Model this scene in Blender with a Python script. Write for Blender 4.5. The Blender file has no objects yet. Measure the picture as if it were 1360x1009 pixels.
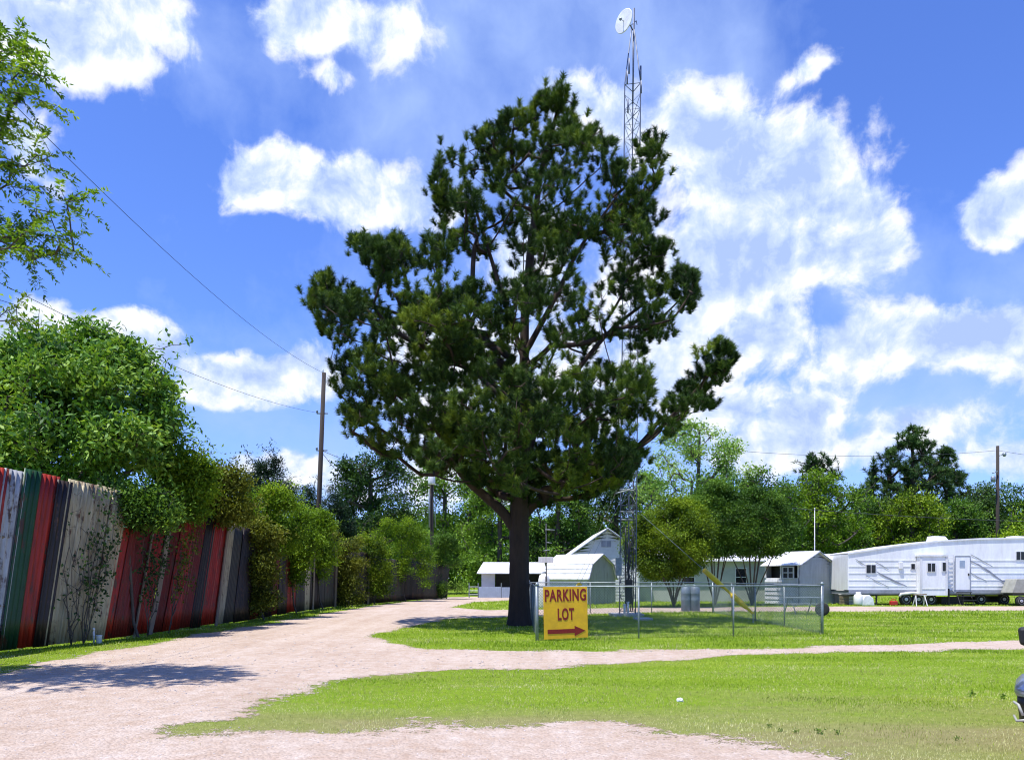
import bpy, math, random
import numpy as np
from mathutils import Vector, Matrix

random.seed(7)
RNG = np.random.default_rng(11)
SC = bpy.context.scene
COL = SC.collection
F, CX, HY, CH = 1020.0, 680.0, 766.0, 1.6      # focal length and horizon of the photograph (its pixels), eye height

def P(px, py, Y): return np.array([(px - CX) / F * Y, Y, CH - (py - HY) / F * Y])
def G(px, py):
    Y = CH * F / (py - HY)
    return np.array([(px - CX) / F * Y, Y, 0.0])

# ------------------------------------------------------------------ materials
def srgb(r, g, b):
    f = lambda c: ((c / 255 + .055) / 1.055) ** 2.4 if c > 10 else c / 255 / 12.92
    return (f(r), f(g), f(b), 1)

def newmat(name):
    m = bpy.data.materials.new(name); m.use_nodes = True
    nt = m.node_tree; nt.nodes.clear()
    out = nt.nodes.new('ShaderNodeOutputMaterial')
    return m, nt, out

def nd(nt, t, **kw):
    n = nt.nodes.new(t)
    for k, v in kw.items():
        if k.startswith('i_'): n.inputs[k[2:].replace('_', ' ')].default_value = v
        else: setattr(n, k, v)
    return n

def noise(nt, vec, scale, detail=4, rough=.55, dist=0):
    n = nd(nt, 'ShaderNodeTexNoise'); n.inputs['Scale'].default_value = scale
    n.inputs['Detail'].default_value = detail; n.inputs['Roughness'].default_value = rough
    n.inputs['Distortion'].default_value = dist
    if vec is not None: nt.links.new(vec, n.inputs['Vector'])
    return n.outputs['Fac']

def ramp(nt, fac, stops):
    r = nd(nt, 'ShaderNodeValToRGB'); e = r.color_ramp.elements
    while len(e) < len(stops): e.new(.5)
    for el, (p, c) in zip(e, stops):
        el.position = p; el.color = c if len(c) == 4 else (*c, 1)
    nt.links.new(fac, r.inputs['Fac'])
    return r.outputs['Color']

def math_(nt, op, a, b=None, c=None, clamp=False):
    n = nd(nt, 'ShaderNodeMath', operation=op); n.use_clamp = clamp
    for i, v in enumerate((a, b, c)):
        if v is None: continue
        if isinstance(v, (int, float)): n.inputs[i].default_value = v
        else: nt.links.new(v, n.inputs[i])
    return n.outputs[0]

def mixc(nt, fac, a, b, mode='MIX'):
    n = nd(nt, 'ShaderNodeMix', data_type='RGBA', blend_type=mode)
    for k, v in ((0, fac), (6, a), (7, b)):
        if isinstance(v, (int, float)): n.inputs[k].default_value = v
        elif isinstance(v, tuple): n.inputs[k].default_value = v if len(v) == 4 else (*v, 1)
        else: nt.links.new(v, n.inputs[k])
    return n.outputs[2]

def coords(nt): return nd(nt, 'ShaderNodeNewGeometry').outputs['Position']

def worn(name, col, col2=None, rough=.6, metal=0, scale=3, amt=.5, bump=.0, stretch=None, bscale=40, rust=0):
    """paint or metal with soft blotches of a second colour"""
    m, nt, out = newmat(name)
    v = coords(nt)
    if stretch:
        mp = nd(nt, 'ShaderNodeMapping'); mp.inputs['Scale'].default_value = stretch
        nt.links.new(v, mp.inputs['Vector']); v = mp.outputs[0]
    col2 = col2 or tuple(c * .7 for c in col[:3])
    n1 = noise(nt, v, scale, 6, .65)
    c = ramp(nt, n1, [(.5 - amt * .35, col2), (.5 + amt * .2, col)])
    if rust:
        rn = math_(nt, 'MULTIPLY', noise(nt, coords(nt), 2.3, 8, .72), noise(nt, v, 5, 5, .7))
        rf = math_(nt, 'MULTIPLY_ADD', rn, 14 , -14 * (.36 - rust), clamp=True)
        c = mixc(nt, rf, c, ramp(nt, n1, [(.35, (.035, .016, .009)), (.65, (.12, .05, .025))]))
    b = nd(nt, 'ShaderNodeBsdfPrincipled'); nt.links.new(c, b.inputs['Base Color'])
    b.inputs['Roughness'].default_value = rough; b.inputs['Metallic'].default_value = metal
    if bump:
        bn = nd(nt, 'ShaderNodeBump'); bn.inputs['Strength'].default_value = bump
        bn.inputs['Distance'].default_value = .02
        nt.links.new(noise(nt, v, bscale, 5, .6), bn.inputs['Height'])
        nt.links.new(bn.outputs[0], b.inputs['Normal'])
    nt.links.new(b.outputs[0], out.inputs[0])
    return m

def leafmat(name, dark, mid, light, transl=.3, gloss=.03, rough=.65):
    """foliage; every leaf carries its own tint value"""
    m, nt, out = newmat(name)
    a = nd(nt, 'ShaderNodeAttribute', attribute_name='tint')
    c = ramp(nt, a.outputs['Fac'], [(0, dark), (.5, mid), (1, light)])
    d = nd(nt, 'ShaderNodeBsdfDiffuse'); t = nd(nt, 'ShaderNodeBsdfTranslucent')
    g = nd(nt, 'ShaderNodeBsdfGlossy'); g.inputs['Roughness'].default_value = rough
    g.inputs['Color'].default_value = (.8, .85, .8, 1)
    nt.links.new(c, d.inputs[0])
    tc = mixc(nt, 1.0, c, (1.15, 1.1, .55, 1), 'MULTIPLY')
    nt.links.new(tc, t.inputs[0])
    m1 = nd(nt, 'ShaderNodeMixShader'); m1.inputs[0].default_value = transl
    nt.links.new(d.outputs[0], m1.inputs[1]); nt.links.new(t.outputs[0], m1.inputs[2])
    m2 = nd(nt, 'ShaderNodeMixShader'); m2.inputs[0].default_value = gloss
    nt.links.new(m1.outputs[0], m2.inputs[1]); nt.links.new(g.outputs[0], m2.inputs[2])
    nt.links.new(m2.outputs[0], out.inputs[0])
    return m

M = {}
M['white_roof'] = worn('white_roof', (.86, .87, .88), (.62, .61, .60), .4, 0, 3, .6)
M['white_paint'] = worn('white_paint', (.74, .75, .78), (.52, .51, .49), .45, 0, 5, .7, stretch=(1, 1, .15))
M['rv_white'] = worn('rv_white', (.87, .88, .90), (.72, .72, .73), .3, 0, 4, .6, stretch=(1, 1, .2))
M['rv_trim'] = worn('rv_trim', (.30, .32, .38), (.2, .21, .25), .4)
M['grey_siding'] = worn('grey_siding', (.36, .39, .43), (.26, .28, .30), .6, 0, 5, .7, stretch=(1, 1, .2))
M['pale_siding'] = worn('pale_siding', (.62, .64, .66), (.52, .54, .55), .6, 0, 2)
M['dishgrey'] = worn('dish_grey', (.13, .15, .18), (.10, .12, .14), .7)
M['cream_siding'] = worn('cream_siding', (.5, .52, .5), (.4, .42, .4), .7, 0, 1.5)
M['glass'] = worn('dark_glass', (.008, .009, .012), (.015, .016, .02), .08)
M['black'] = worn('black_metal', (.012, .012, .013), (.02, .02, .02), .5)
M['blackpaint'] = worn('black_car_paint', (.006, .006, .008), (.01, .01, .012), .06)
M['blackplastic'] = worn('black_plastic', (.015, .015, .016), (.025, .025, .026), .5)
M['rubber'] = worn('rubber', (.018, .018, .018), (.03, .03, .03), .85)
M['galv'] = worn('galvanised', (.27, .31, .33), (.18, .21, .22), .45, .4, 8)
M['tower'] = worn('tower_steel', (.10, .12, .17), (.16, .18, .24), .5, .4, 4)
M['towerlow'] = worn('tower_cable', (.03, .032, .036), (.07, .07, .08), .6, 0, 4)
M['mesh'] = worn('chain_wire', (.13, .18, .18), (.09, .12, .12), .5, .2, 8)
M['yellow'] = worn('sign_yellow', (.88, .50, .01), (.62, .32, .015), .6, 0, 4, .9)
M['guard'] = worn('guard_yellow', (.92, .62, .01), (.8, .5, .01), .4, 0, 3, .6)
M['signred'] = worn('sign_red', (.26, .010, .006), (.18, .008, .006), .6, 0, 20)
M['polewood'] = worn('pole_wood', (.030, .022, .018), (.055, .042, .035), .9, 0, 6, .8, .5, (1, 1, .1))
M['bark'] = worn('pine_bark', (.055, .034, .024), (.02, .013, .010), .95, 0, 5, .9, 1.0, (1, 1, .3), 9)
M['bark2'] = worn('grey_bark', (.10, .085, .07), (.04, .033, .027), .95, 0, 7, .9, .6, (1, 1, .3), 20)
M['myrtle_bark'] = worn('myrtle_bark', (.13, .10, .075), (.05, .038, .03), .8, 0, 7, .9, .3, (1, 1, .3), 20)
M['tin_red'] = worn('tin_red', (.40, .020, .006), (.10, .010, .004), .5, .1, 8, .9, .2, (.9, .9, .12), rust=.07)
M['tin_darkred'] = worn('tin_dark_red', (.20, .012, .005), (.05, .007, .003), .55, .1, 8, .9, .2, (.9, .9, .12), rust=.07)
M['tin_white'] = worn('tin_white', (.46, .47, .49), (.24, .23, .21), .5, .1, 8, .8, .2, (.9, .9, .12), rust=.07)
M['tin_green'] = worn('tin_green', (.008, .07, .022), (.005, .025, .010), .5, .1, 8, .9, .2, (.9, .9, .12), rust=.07)
M['tin_black'] = worn('tin_black', (.012, .007, .005), (.035, .02, .014), .5, .1, 8, .8, .2, (.9, .9, .12), rust=.07)
M['tin_cream'] = worn('tin_cream', (.50, .43, .27), (.16, .12, .07), .6, .05, 7, .9, .2, (.9, .9, .12), rust=.07)
M['tin_grey'] = worn('tin_grey', (.06, .055, .038), (.018, .015, .011), .6, .1, 8, .8, .2, (.9, .9, .12), rust=.07)
M['oldwood'] = worn('old_wood', (.26, .21, .15), (.10, .08, .06), .9, 0, 4, .9, .5, (1, 1, .2))
M['concrete'] = worn('concrete', (.5, .49, .46), (.38, .37, .35), .9, 0, 5, .7, .3)
M['plastic_white'] = worn('white_plastic', (.8, .8, .8), (.7, .7, .7), .4)
M['plastic_red'] = worn('red_plastic', (.5, .02, .015), (.35, .02, .015), .4)
M['bluewall'] = worn('blue_grey_sheet', (.38, .46, .58), (.26, .32, .42), .5, .1, 1.5, .9)
M['tan'] = worn('tan_paint', (.36, .36, .31), (.26, .26, .22), .5)

L = {}
L['pine'] = leafmat('pine_needles', (.014, .036, .009), (.06, .12, .016), (.20, .27, .022), .15, .02)
L['feather'] = leafmat('feathery_leaves', (.05, .12, .012), (.14, .28, .02), (.36, .50, .05), .45, .02)
L['broad'] = leafmat('broad_leaves', (.022, .07, .010), (.10, .24, .02), (.34, .50, .08), .3, .035, .6)
L['bright'] = leafmat('bright_leaves', (.045, .10, .006), (.14, .26, .010), (.30, .43, .02), .35, .02)
L['olive'] = leafmat('olive_leaves', (.045, .065, .008), (.13, .16, .015), (.29, .31, .04), .3, .02)
L['dark'] = leafmat('dark_leaves', (.012, .032, .010), (.035, .085, .018), (.10, .18, .03), .2, .02)
L['mid'] = leafmat('mid_leaves', (.020, .055, .009), (.062, .15, .014), (.17, .30, .03), .3, .02)
L['myrtle'] = leafmat('myrtle_leaves', (.035, .075, .005), (.13, .22, .008), (.28, .38, .015), .3, .02)
L['juniper'] = leafmat('juniper_leaves', (.008, .022, .012), (.02, .05, .022), (.05, .10, .035), .15, .02)

# ------------------------------------------------------------------ object helpers
ORG = {}
def tag(o, label=None, cat=None, group=None, kind=None):
    if label: o['label'] = label
    if cat: o['category'] = cat
    if group: o['group'] = group
    if kind: o['kind'] = kind
    return o

def thing(name, loc, label, cat, group=None):
    o = bpy.data.objects.new(name, None); COL.objects.link(o)
    o.location = Vector([float(v) for v in loc]); o.empty_display_size = .3
    ORG[o.name] = np.array([float(v) for v in loc])
    return tag(o, label, cat, group)

def link_mesh(name, me, mat, parent=None, org=None):
    o = bpy.data.objects.new(name, me); COL.objects.link(o)
    if mat: me.materials.append(mat)
    if parent is not None:
        o.parent = parent
        ORG[o.name] = ORG[parent.name]
    else:
        ORG[o.name] = np.zeros(3) if org is None else np.array(org)
        o.location = Vector([float(v) for v in ORG[o.name]])
    return o

class MB:
    def __init__(self): self.v, self.f, self.T = [], [], None
    def add(self, vs, fs):
        n = len(self.v)
        for p in vs:
            p = Vector([float(q) for q in p])
            if self.T is not None: p = self.T @ p
            self.v.append(p)
        self.f += [tuple(i + n for i in f) for f in fs]
        return self
    def box(self, x0, x1, y0, y1, z0, z1):
        vs = [(x, y, z) for z in (z0, z1) for x, y in ((x0, y0), (x1, y0), (x1, y1), (x0, y1))]
        return self.add(vs, [(3, 2, 1, 0), (4, 5, 6, 7), (0, 1, 5, 4), (1, 2, 6, 5), (2, 3, 7, 6), (3, 0, 4, 7)])
    def hexa(self, bottom, top):
        n = len(bottom)
        fs = [tuple(range(n))[::-1], tuple(range(n, 2 * n))] + [(i, (i + 1) % n, n + (i + 1) % n, n + i) for i in range(n)]
        return self.add(list(bottom) + list(top), fs)
    def prism(self, poly, h, axis='y', a=0):
        """poly in (x,z) extruded along y from a to a+h (or (y,z) along x)"""
        if axis == 'y': b = [(x, a, z) for x, z in poly]; t = [(x, a + h, z) for x, z in poly]
        elif axis == 'x': b = [(a, y, z) for y, z in poly]; t = [(a + h, y, z) for y, z in poly]
        else: b = [(x, y, a) for x, y in poly]; t = [(x, y, a + h) for x, y in poly]
        return self.hexa(b, t)
    def tube(self, pts, r, n=8, cap=True):
        pts = [Vector([float(q) for q in p]) for p in pts]
        rs = r if hasattr(r, '__len__') else [r] * len(pts)
        rings = []; up = Vector((0.13, .21, 1)).normalized()
        for i, p in enumerate(pts):
            d = (pts[min(i + 1, len(pts) - 1)] - pts[max(i - 1, 0)])
            d = d.normalized() if d.length > 1e-9 else Vector((0, 0, 1))
            a = d.cross(up)
            if a.length < .2: a = d.cross(Vector((1, .1, 0)))
            a.normalize(); b = d.cross(a)
            up = up if abs(d.dot(up)) < .97 else Vector((1, .1, 0))
            rings.append([p + (a * math.cos(t) + b * math.sin(t)) * rs[i] for t in [2 * math.pi * k / n for k in range(n)]])
        vs = [q for ring in rings for q in ring]; fs = []
        for i in range(len(pts) - 1):
            for k in range(n):
                k2 = (k + 1) % n
                fs.append((i * n + k, i * n + k2, (i + 1) * n + k2, (i + 1) * n + k))
        if cap: fs += [tuple(range(n))[::-1], tuple((len(pts) - 1) * n + k for k in range(n))]
        return self.add(vs, fs)
    def lathe(self, prof, c=(0, 0, 0), axis=(0, 0, 1), n=20):
        ax = Vector(axis).normalized(); a = ax.cross(Vector((.3, .9, .1))).normalized(); b = ax.cross(a); c = Vector([float(q) for q in c])
        vs = []; fs = []
        for r, h in prof:
            for k in range(n):
                t = 2 * math.pi * k / n; vs.append(c + ax * h + (a * math.cos(t) + b * math.sin(t)) * max(r, 1e-4))
        for i in range(len(prof) - 1):
            for k in range(n):
                k2 = (k + 1) % n; fs.append((i * n + k, i * n + k2, (i + 1) * n + k2, (i + 1) * n + k))
        fs += [tuple(range(n))[::-1], tuple((len(prof) - 1) * n + k for k in range(n))]
        return self.add(vs, fs)
    def build(self, name, mat, parent=None, smooth=False, bevel=0, org=None):
        o0 = ORG[parent.name] if parent is not None else (np.zeros(3) if org is None else np.array(org, float))
        vs = [(p[0] - o0[0], p[1] - o0[1], p[2] - o0[2]) for p in self.v]
        me = bpy.data.meshes.new(name); me.from_pydata(vs, [], self.f); me.update()
        if smooth: me.polygons.foreach_set('use_smooth', [True] * len(me.polygons))
        o = link_mesh(name, me, mat, parent, o0 if parent is None else None)
        if bevel:
            b = o.modifiers.new('bevel', 'BEVEL'); b.width = bevel; b.segments = 2; b.limit_method = 'ANGLE'
        return o

def fastmesh(name, V, faces_n, Fidx, mat, parent=None, tint=None, smooth=False):
    """V: Nx3 world; faces all with faces_n corners"""
    V = np.asarray(V, np.float32)
    if parent is not None: V = V - ORG[parent.name].astype(np.float32)
    me = bpy.data.meshes.new(name)
    me.vertices.add(len(V)); me.vertices.foreach_set('co', V.ravel())
    nf = len(Fidx)
    me.loops.add(nf * faces_n); me.loops.foreach_set('vertex_index', np.asarray(Fidx, np.int32).ravel())
    me.polygons.add(nf); me.polygons.foreach_set('loop_start', np.arange(0, nf * faces_n, faces_n, dtype=np.int32))
    if smooth: me.polygons.foreach_set('use_smooth', np.ones(nf, bool))
    me.update(calc_edges=True)
    if tint is not None:
        a = me.attributes.new('tint', 'FLOAT', 'POINT'); a.data.foreach_set('value', np.asarray(tint, np.float32))
    return link_mesh(name, me, mat, parent)

def unit(v): return v / np.maximum(np.linalg.norm(v, axis=-1, keepdims=True), 1e-9)

def leaves(name, C, A, Nn, Ln, Wd, tint, mat, parent):
    """rhombic leaves, folded a little along the rib"""
    A = unit(A); S = unit(np.cross(A, Nn)); U = np.cross(S, A)
    Ln = np.broadcast_to(Ln, (len(C),))[:, None]; Wd = np.broadcast_to(Wd, (len(C),))[:, None]
    V = np.stack([C, C + A * Ln * .45 + S * Wd * .5 + U * Wd * .15, C + A * Ln, C + A * Ln * .45 - S * Wd * .5 + U * Wd * .15], 1)
    n = len(C); idx = np.arange(4 * n).reshape(n, 4)
    return fastmesh(name, V.reshape(-1, 3), 4, idx, mat, parent, np.repeat(np.clip(tint, 0, 1), 4))

def needles(name, C, A, Ln, Wd, tint, mat, parent, rng):
    A = unit(A); S = unit(np.cross(A, rng.normal(size=A.shape)))
    Ln = np.broadcast_to(Ln, (len(C),))[:, None]
    V = np.stack([C - S * Wd * .5, C + S * Wd * .5, C + A * Ln], 1)
    n = len(C); idx = np.arange(3 * n).reshape(n, 3)
    return fastmesh(name, V.reshape(-1, 3), 3, idx, mat, parent, np.repeat(np.clip(tint, 0, 1), 3))

# ------------------------------------------------------------------ polygons
def inpoly(x, y, poly):
    poly = np.asarray(poly, float); x = np.asarray(x); y = np.asarray(y); r = np.zeros(x.shape, bool); n = len(poly); j = n - 1
    for i in range(n):
        xi, yi = poly[i]; xj, yj = poly[j]
        if yi != yj:
            c = ((yi > y) != (yj > y)) & (x < (xj - xi) * (y - yi) / (yj - yi) + xi); r ^= c
        j = i
    return r

def sdpoly(x, y, poly):
    poly = np.asarray(poly, float); d = np.full(x.shape, 1e9); n = len(poly)
    for i in range(n):
        a = poly[i]; b = poly[(i + 1) % n]; ab = b - a; t = ((x - a[0]) * ab[0] + (y - a[1]) * ab[1]) / max(ab @ ab, 1e-9)
        t = np.clip(t, 0, 1); d = np.minimum(d, np.hypot(x - a[0] - t * ab[0], y - a[1] - t * ab[1]))
    return np.where(inpoly(x, y, poly), d, -d)

def rowspan(poly, py):
    xs = []; n = len(poly)
    for i in range(n):
        (x0, y0), (x1, y1) = poly[i], poly[(i + 1) % n]
        if (y0 > py) != (y1 > py): xs.append(x0 + (x1 - x0) * (py - y0) / (y1 - y0))
    return (min(xs), max(xs)) if xs else (None, None)

def sample_crown(rng, poly, Y, dfac, n, shell=0.0, dmin=.4):
    """random points in a crown whose outline from the road is poly and whose depth follows its width"""
    poly = [(float(a), float(b)) for a, b in poly]
    xs = [p[0] for p in poly]; ys = [p[1] for p in poly]; out = []
    while len(out) < n:
        px = rng.uniform(min(xs), max(xs)); py = rng.uniform(min(ys), max(ys))
        if not inpoly(np.array([px]), np.array([py]), poly)[0]: continue
        a, b = rowspan(poly, py)
        hw = (b - a) / 2; u = abs(px - (a + b) / 2) / max(hw, 1)
        D = max(hw / F * Y * dfac, dmin) * math.sqrt(max(0, 1 - u * u * .85))
        s = rng.uniform(-1, 1)
        if shell and abs(s) < shell and u < shell and rng.random() < .7: continue
        out.append(P(px, py, Y + s * D))
    return np.array(out)

# ------------------------------------------------------------------ growing a tree
class Skel:
    def __init__(self, cap=40000):
        self.p = np.zeros((cap, 3)); self.par = np.full(cap, -1); self.n = 0; self.ok = np.zeros(cap, bool); self.tips = []; self.rmin = np.zeros(cap)
    def node(self, p, par, ok=True, rmin=0):
        i = self.n; self.p[i] = p; self.par[i] = par; self.ok[i] = ok; self.rmin[i] = rmin; self.n += 1; return i
    def chain(self, pts, par=-1, step=.35, zok=0, r0=0, r1=0):
        pts = [np.array(q, float) for q in pts]; last = par if par >= 0 else self.node(pts[0], -1, False, r0)
        tot = sum(np.linalg.norm(b - a) for a, b in zip(pts, pts[1:])); run = 0
        for a, b in zip(pts, pts[1:]):
            d = np.linalg.norm(b - a); k = max(1, int(d / step))
            for j in range(1, k + 1):
                q = a + (b - a) * j / k; f = (run + d * j / k) / tot
                last = self.node(q, last, q[2] > zok, r0 + (r1 - r0) * f)
            run += d
        return last
    def attach(self, t, rng, step=.35, k=.9, sag=.12, jit=.03):
        P_ = self.p[:self.n]; d = np.linalg.norm(P_ - t, axis=1); hd = np.hypot(P_[:, 0] - t[0], P_[:, 1] - t[1])
        c = d + k * np.maximum(0, P_[:, 2] - t[2] + .35 * hd) + np.where(self.ok[:self.n], 0, 1e3)
        i = int(np.argmin(c)); a = self.p[i].copy(); D = d[i]
        if D < 1e-3: return i
        m = max(1, int(round(D / step))); ctrl = (a + t) / 2 + np.array([0, 0, -sag * D]) + rng.normal(size=3) * jit * D
        last = i
        for j in range(1, m + 1):
            s = j / m; q = (1 - s) ** 2 * a + 2 * s * (1 - s) * ctrl + s * s * t
            last = self.node(q, last)
        return last
    def mesh(self, name, mat, parent, rt=.012, e=.5, rmax=9, tips=None, k=5, minr=0, skip=None):
        n = self.n; cnt = np.zeros(n)
        for i in (tips if tips is not None else self.tips): cnt[i] += 1
        for i in range(n - 1, 0, -1):
            if self.par[i] >= 0: cnt[self.par[i]] += cnt[i]
        r = np.minimum(rt * np.maximum(cnt, 1) ** e, rmax); r = np.maximum(r, self.rmin[:n])
        ch = np.array([i for i in range(n) if self.par[i] >= 0]); pa = self.par[ch]
        rc = r[ch]; rp = np.minimum(r[pa], rc * 1.35); rp = np.maximum(rp, self.rmin[pa])
        sel = rc >= minr; ch, pa, rc, rp = ch[sel], pa[sel], rc[sel], rp[sel]
        A = self.p[pa]; B = self.p[ch]; d = unit(B - A); A = A - d * rp[:, None] * .15
        ref = np.where(np.abs(d[:, 2:3]) > .9, np.array([[1., .0, 0]]), np.array([[0, 0, 1.]]))
        s = unit(np.cross(d, ref)); u = np.cross(d, s); V = []
        for (C, R) in ((A, rp), (B, rc)):
            for q in range(k):
                t = 2 * math.pi * q / k; V.append(C + (s * math.cos(t) + u * math.sin(t)) * R[:, None])
        V = np.stack(V, 1); m = len(ch); base = (np.arange(m) * 2 * k)[:, None, None]
        f = np.array([[q, (q + 1) % k, k + (q + 1) % k, k + q] for q in range(k)])[None]
        self.r = r
        return fastmesh(name, V.reshape(-1, 3), 4, (base + f).reshape(-1, 4), mat, parent, smooth=True)

def make_tree(name, label, cat, group, poly, Y, base, leaf, bark, seed, nl=30, lr=.9, nsub=10, dfac=.8, per=14, spread=.28,
              lsize=.12, wfac=.5, style='broad', trunk=None, tr=.15, stems=None, zok=None, rt=.012, k=.9, step=.4, tmean=.5, up=.6, minr=0.004, extra_lobes=None, shell=.0, ngroup=None, dmin=.4, shoots=0, keep=True):
    rng = np.random.default_rng(seed)
    base = np.array([base[0], base[1], base[2] if len(base) > 2 else 0.0], float)
    T = thing(name, base, label, cat, group)
    lob = sample_crown(rng, poly, Y, dfac, nl, shell, dmin)
    if extra_lobes is not None: lob = np.vstack([lob, extra_lobes])
    zs = lob[:, 2]; zlo = np.percentile(zs, 3) if zok is None else zok
    sk = Skel()
    ctr = lob.mean(0)
    if stems:
        root = sk.node(base, -1, False, tr)
        for q in stems: sk.chain([base] + q, root, step, zlo * .6, tr, tr * .5)
    else:
        tp = trunk or [base, np.array([base[0] * .6 + ctr[0] * .4, base[1] * .6 + ctr[1] * .4, zlo]), np.array([ctr[0], ctr[1], zs.max() * .8 + zlo * .2])]
        sk.chain(tp, -1, step, zlo * .8, tr, tr * .25)
    ax = ctr[:2]
    order = np.argsort(np.hypot(lob[:, 0] - ax[0], lob[:, 1] - ax[1]) + .2 * np.abs(lob[:, 2] - zlo))
    subs = []; sdir = []; stint = []; cn = []
    def inside(q):
        x = CX + F * q[0] / q[1]; y = HY - F * (q[2] - CH) / q[1]; r = False; xj, yj = poly[-1]
        for xi, yi in poly:
            if (yi > y) != (yj > y) and x < (xj - xi) * (y - yi) / (yj - yi) + xi: r = not r
            xj, yj = xi, yi
        return r
    for i in order:
        c = lob[i]; sk.attach(c, rng, step, k)
        lt = rng.normal(tmean, .19)
        m = max(2, int(nsub * rng.uniform(.6, 1.4)))
        R = lr * rng.uniform(.65, 1.2)
        off = unit(rng.normal(size=(m, 3))) * (rng.uniform(.25, 1, size=(m, 1)) ** .5) * R
        off[:, 2] = off[:, 2] * .75 + R * .1
        for o in off:
            t = c + o
            if keep and not inside(t) and rng.random() > .10:
                t = c + o * .4
                if not inside(t): continue
            if t[2] < .15: t[2] = .15 + rng.random() * .2
            j = sk.attach(t, rng, step, .4, .05); sk.tips.append(j)
            pj = sk.p[sk.par[j]]
            subs.append(t); sdir.append(unit((t - pj) + .3 * o)); stint.append(lt); cn.append(per)
    for _ in range(shoots):
        c = lob[rng.integers(len(lob))]; dv = unit(rng.normal(size=3) * np.array([.8, .5, .3]) + np.array([0, 0, .8])); lt = rng.normal(tmean, .13)
        for q in (.9, 1.3, 1.7, 2.1, 2.5):
            t = c + dv * lr * q + rng.normal(0, .04, 3); j = sk.attach(t, rng, step, .2, .02); sk.tips.append(j); subs.append(t); sdir.append(dv); stint.append(lt); cn.append(max(3, int(per * .22)))
    S = np.array(subs); D = np.array(sdir); St = np.array(stint)
    sk.mesh('trunk', bark, T, rt, .5, tr, minr=minr)
    n = len(S); cn = np.array(cn); tot = int(cn.sum())
    if style == 'pine':
        # bottle-brush shoots: needles spring forward all round the last stretch of each twig
        Dd = unit(D * .9 + np.array([0, 0, up])); tl = spread
        C = np.repeat(S, cn, 0); Dr = np.repeat(Dd, cn, 0)
        a = rng.uniform(-.75, .6, size=(tot, 1)); C = C + Dr * a * tl
        side = unit(np.cross(Dr, rng.normal(size=Dr.shape)))
        A = Dr * rng.uniform(.35, 1.1, size=(tot, 1)) + side
        tint = np.repeat(St + rng.normal(0, .1, n), cn) + rng.normal(0, .12, tot) + a[:, 0] * .18
        needles('crown', C, A, lsize * rng.uniform(.7, 1.15, tot), lsize * wfac, tint, leaf, T, rng)
    elif style == 'spray':
        # feathery fronds: leaflets in rows along drooping twigs
        Dd = unit(D + np.array([.45, -.1, -.05])); C = np.repeat(S, cn, 0); Dr = np.repeat(Dd, cn, 0)
        a = rng.uniform(-.7, 1, size=(tot, 1)); C = C + Dr * a * spread + np.array([0, 0, -1.]) * (a * a) * spread * .3
        sgn = np.where(rng.random((tot, 1)) < .5, 1, -1)
        side = unit(np.cross(Dr, np.array([0, 0, 1.]) + rng.normal(0, .25, Dr.shape)))
        A = Dr * .5 + side * sgn + rng.normal(0, .35, Dr.shape)
        tint = np.repeat(St + rng.normal(0, .12, n), cn) + rng.normal(0, .12, tot)
        leaves('crown', C, A, np.array([0, 0, 1.]) + rng.normal(0, .4, Dr.shape), lsize * rng.uniform(.6, 1.2, tot), lsize * wfac, tint, leaf, T)
    else:
        C = np.repeat(S, cn, 0) + rng.normal(0, 1, (tot, 3)) * spread * np.array([1, 1, .7])
        C[:, 2] = np.maximum(C[:, 2], .04)
        A = rng.normal(size=C.shape) + np.repeat(D, cn, 0) * .6 + np.array([0, 0, -.15])
        Nn = np.array([0, 0, 1.]) * .9 + rng.normal(0, .6, C.shape)
        tint = np.repeat(St + rng.normal(0, .09, n), cn) + rng.normal(0, .13, tot)
        leaves('crown', C, A, Nn, lsize * rng.uniform(.6, 1.25, tot), lsize * wfac * rng.uniform(.8, 1.2, tot), tint, leaf, T)
    return T, sk

# ------------------------------------------------------------------ ground, gravel, grass
def GG(lst): return [tuple(G(x, y)[:2]) for x, y in lst]
ROAD = [(-9.6, 3.0)] + GG([(0, 897), (70, 880), (130, 866), (200, 853), (300, 838), (400, 820), (480, 806.5), (545, 798), (600, 792.5), (690, 791.5), (690, 797), (628, 799), (597, 806), (640, 810), (690, 809.5), (850, 806.5), (1100, 805.3), (1360, 804.6), (2500, 803.5), (2500, 850)]) + [(34, 3.0)]
LAWN1 = GG([(2500, 808), (1360, 810.5), (1100, 811.5), (850, 813), (690, 819), (600, 821), (545, 830), (500, 841), (520, 852), (560, 859.5), (620, 862), (700, 864), (860, 863.5), (1000, 860), (1360, 850.5), (2500, 838)])
LAWN2 = GG([(262, 966), (330, 937), (400, 908), (480, 895), (540, 890), (620, 887), (720, 888), (760, 884.5), (900, 877), (1000, 870.5), (1360, 862), (2500, 846), (2500, 1009), (1360, 1030), (1120, 1012), (1040, 996), (980, 983), (900, 972), (800, 962), (720, 957), (600, 962), (450, 966)])

def vnoise(x, y, s, seed):
    r = np.random.default_rng(seed); T = r.random((64, 64)); x = np.asarray(x) / s; y = np.asarray(y) / s
    xi = np.floor(x).astype(int); yi = np.floor(y).astype(int); fx = x - xi; fy = y - yi
    fx = fx * fx * (3 - 2 * fx); fy = fy * fy * (3 - 2 * fy)
    g = lambda a, b: T[(xi + a) % 64, (yi + b) % 64]
    return (g(0, 0) * (1 - fx) + g(1, 0) * fx) * (1 - fy) + (g(0, 1) * (1 - fx) + g(1, 1) * fx) * fy - .5

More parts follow.
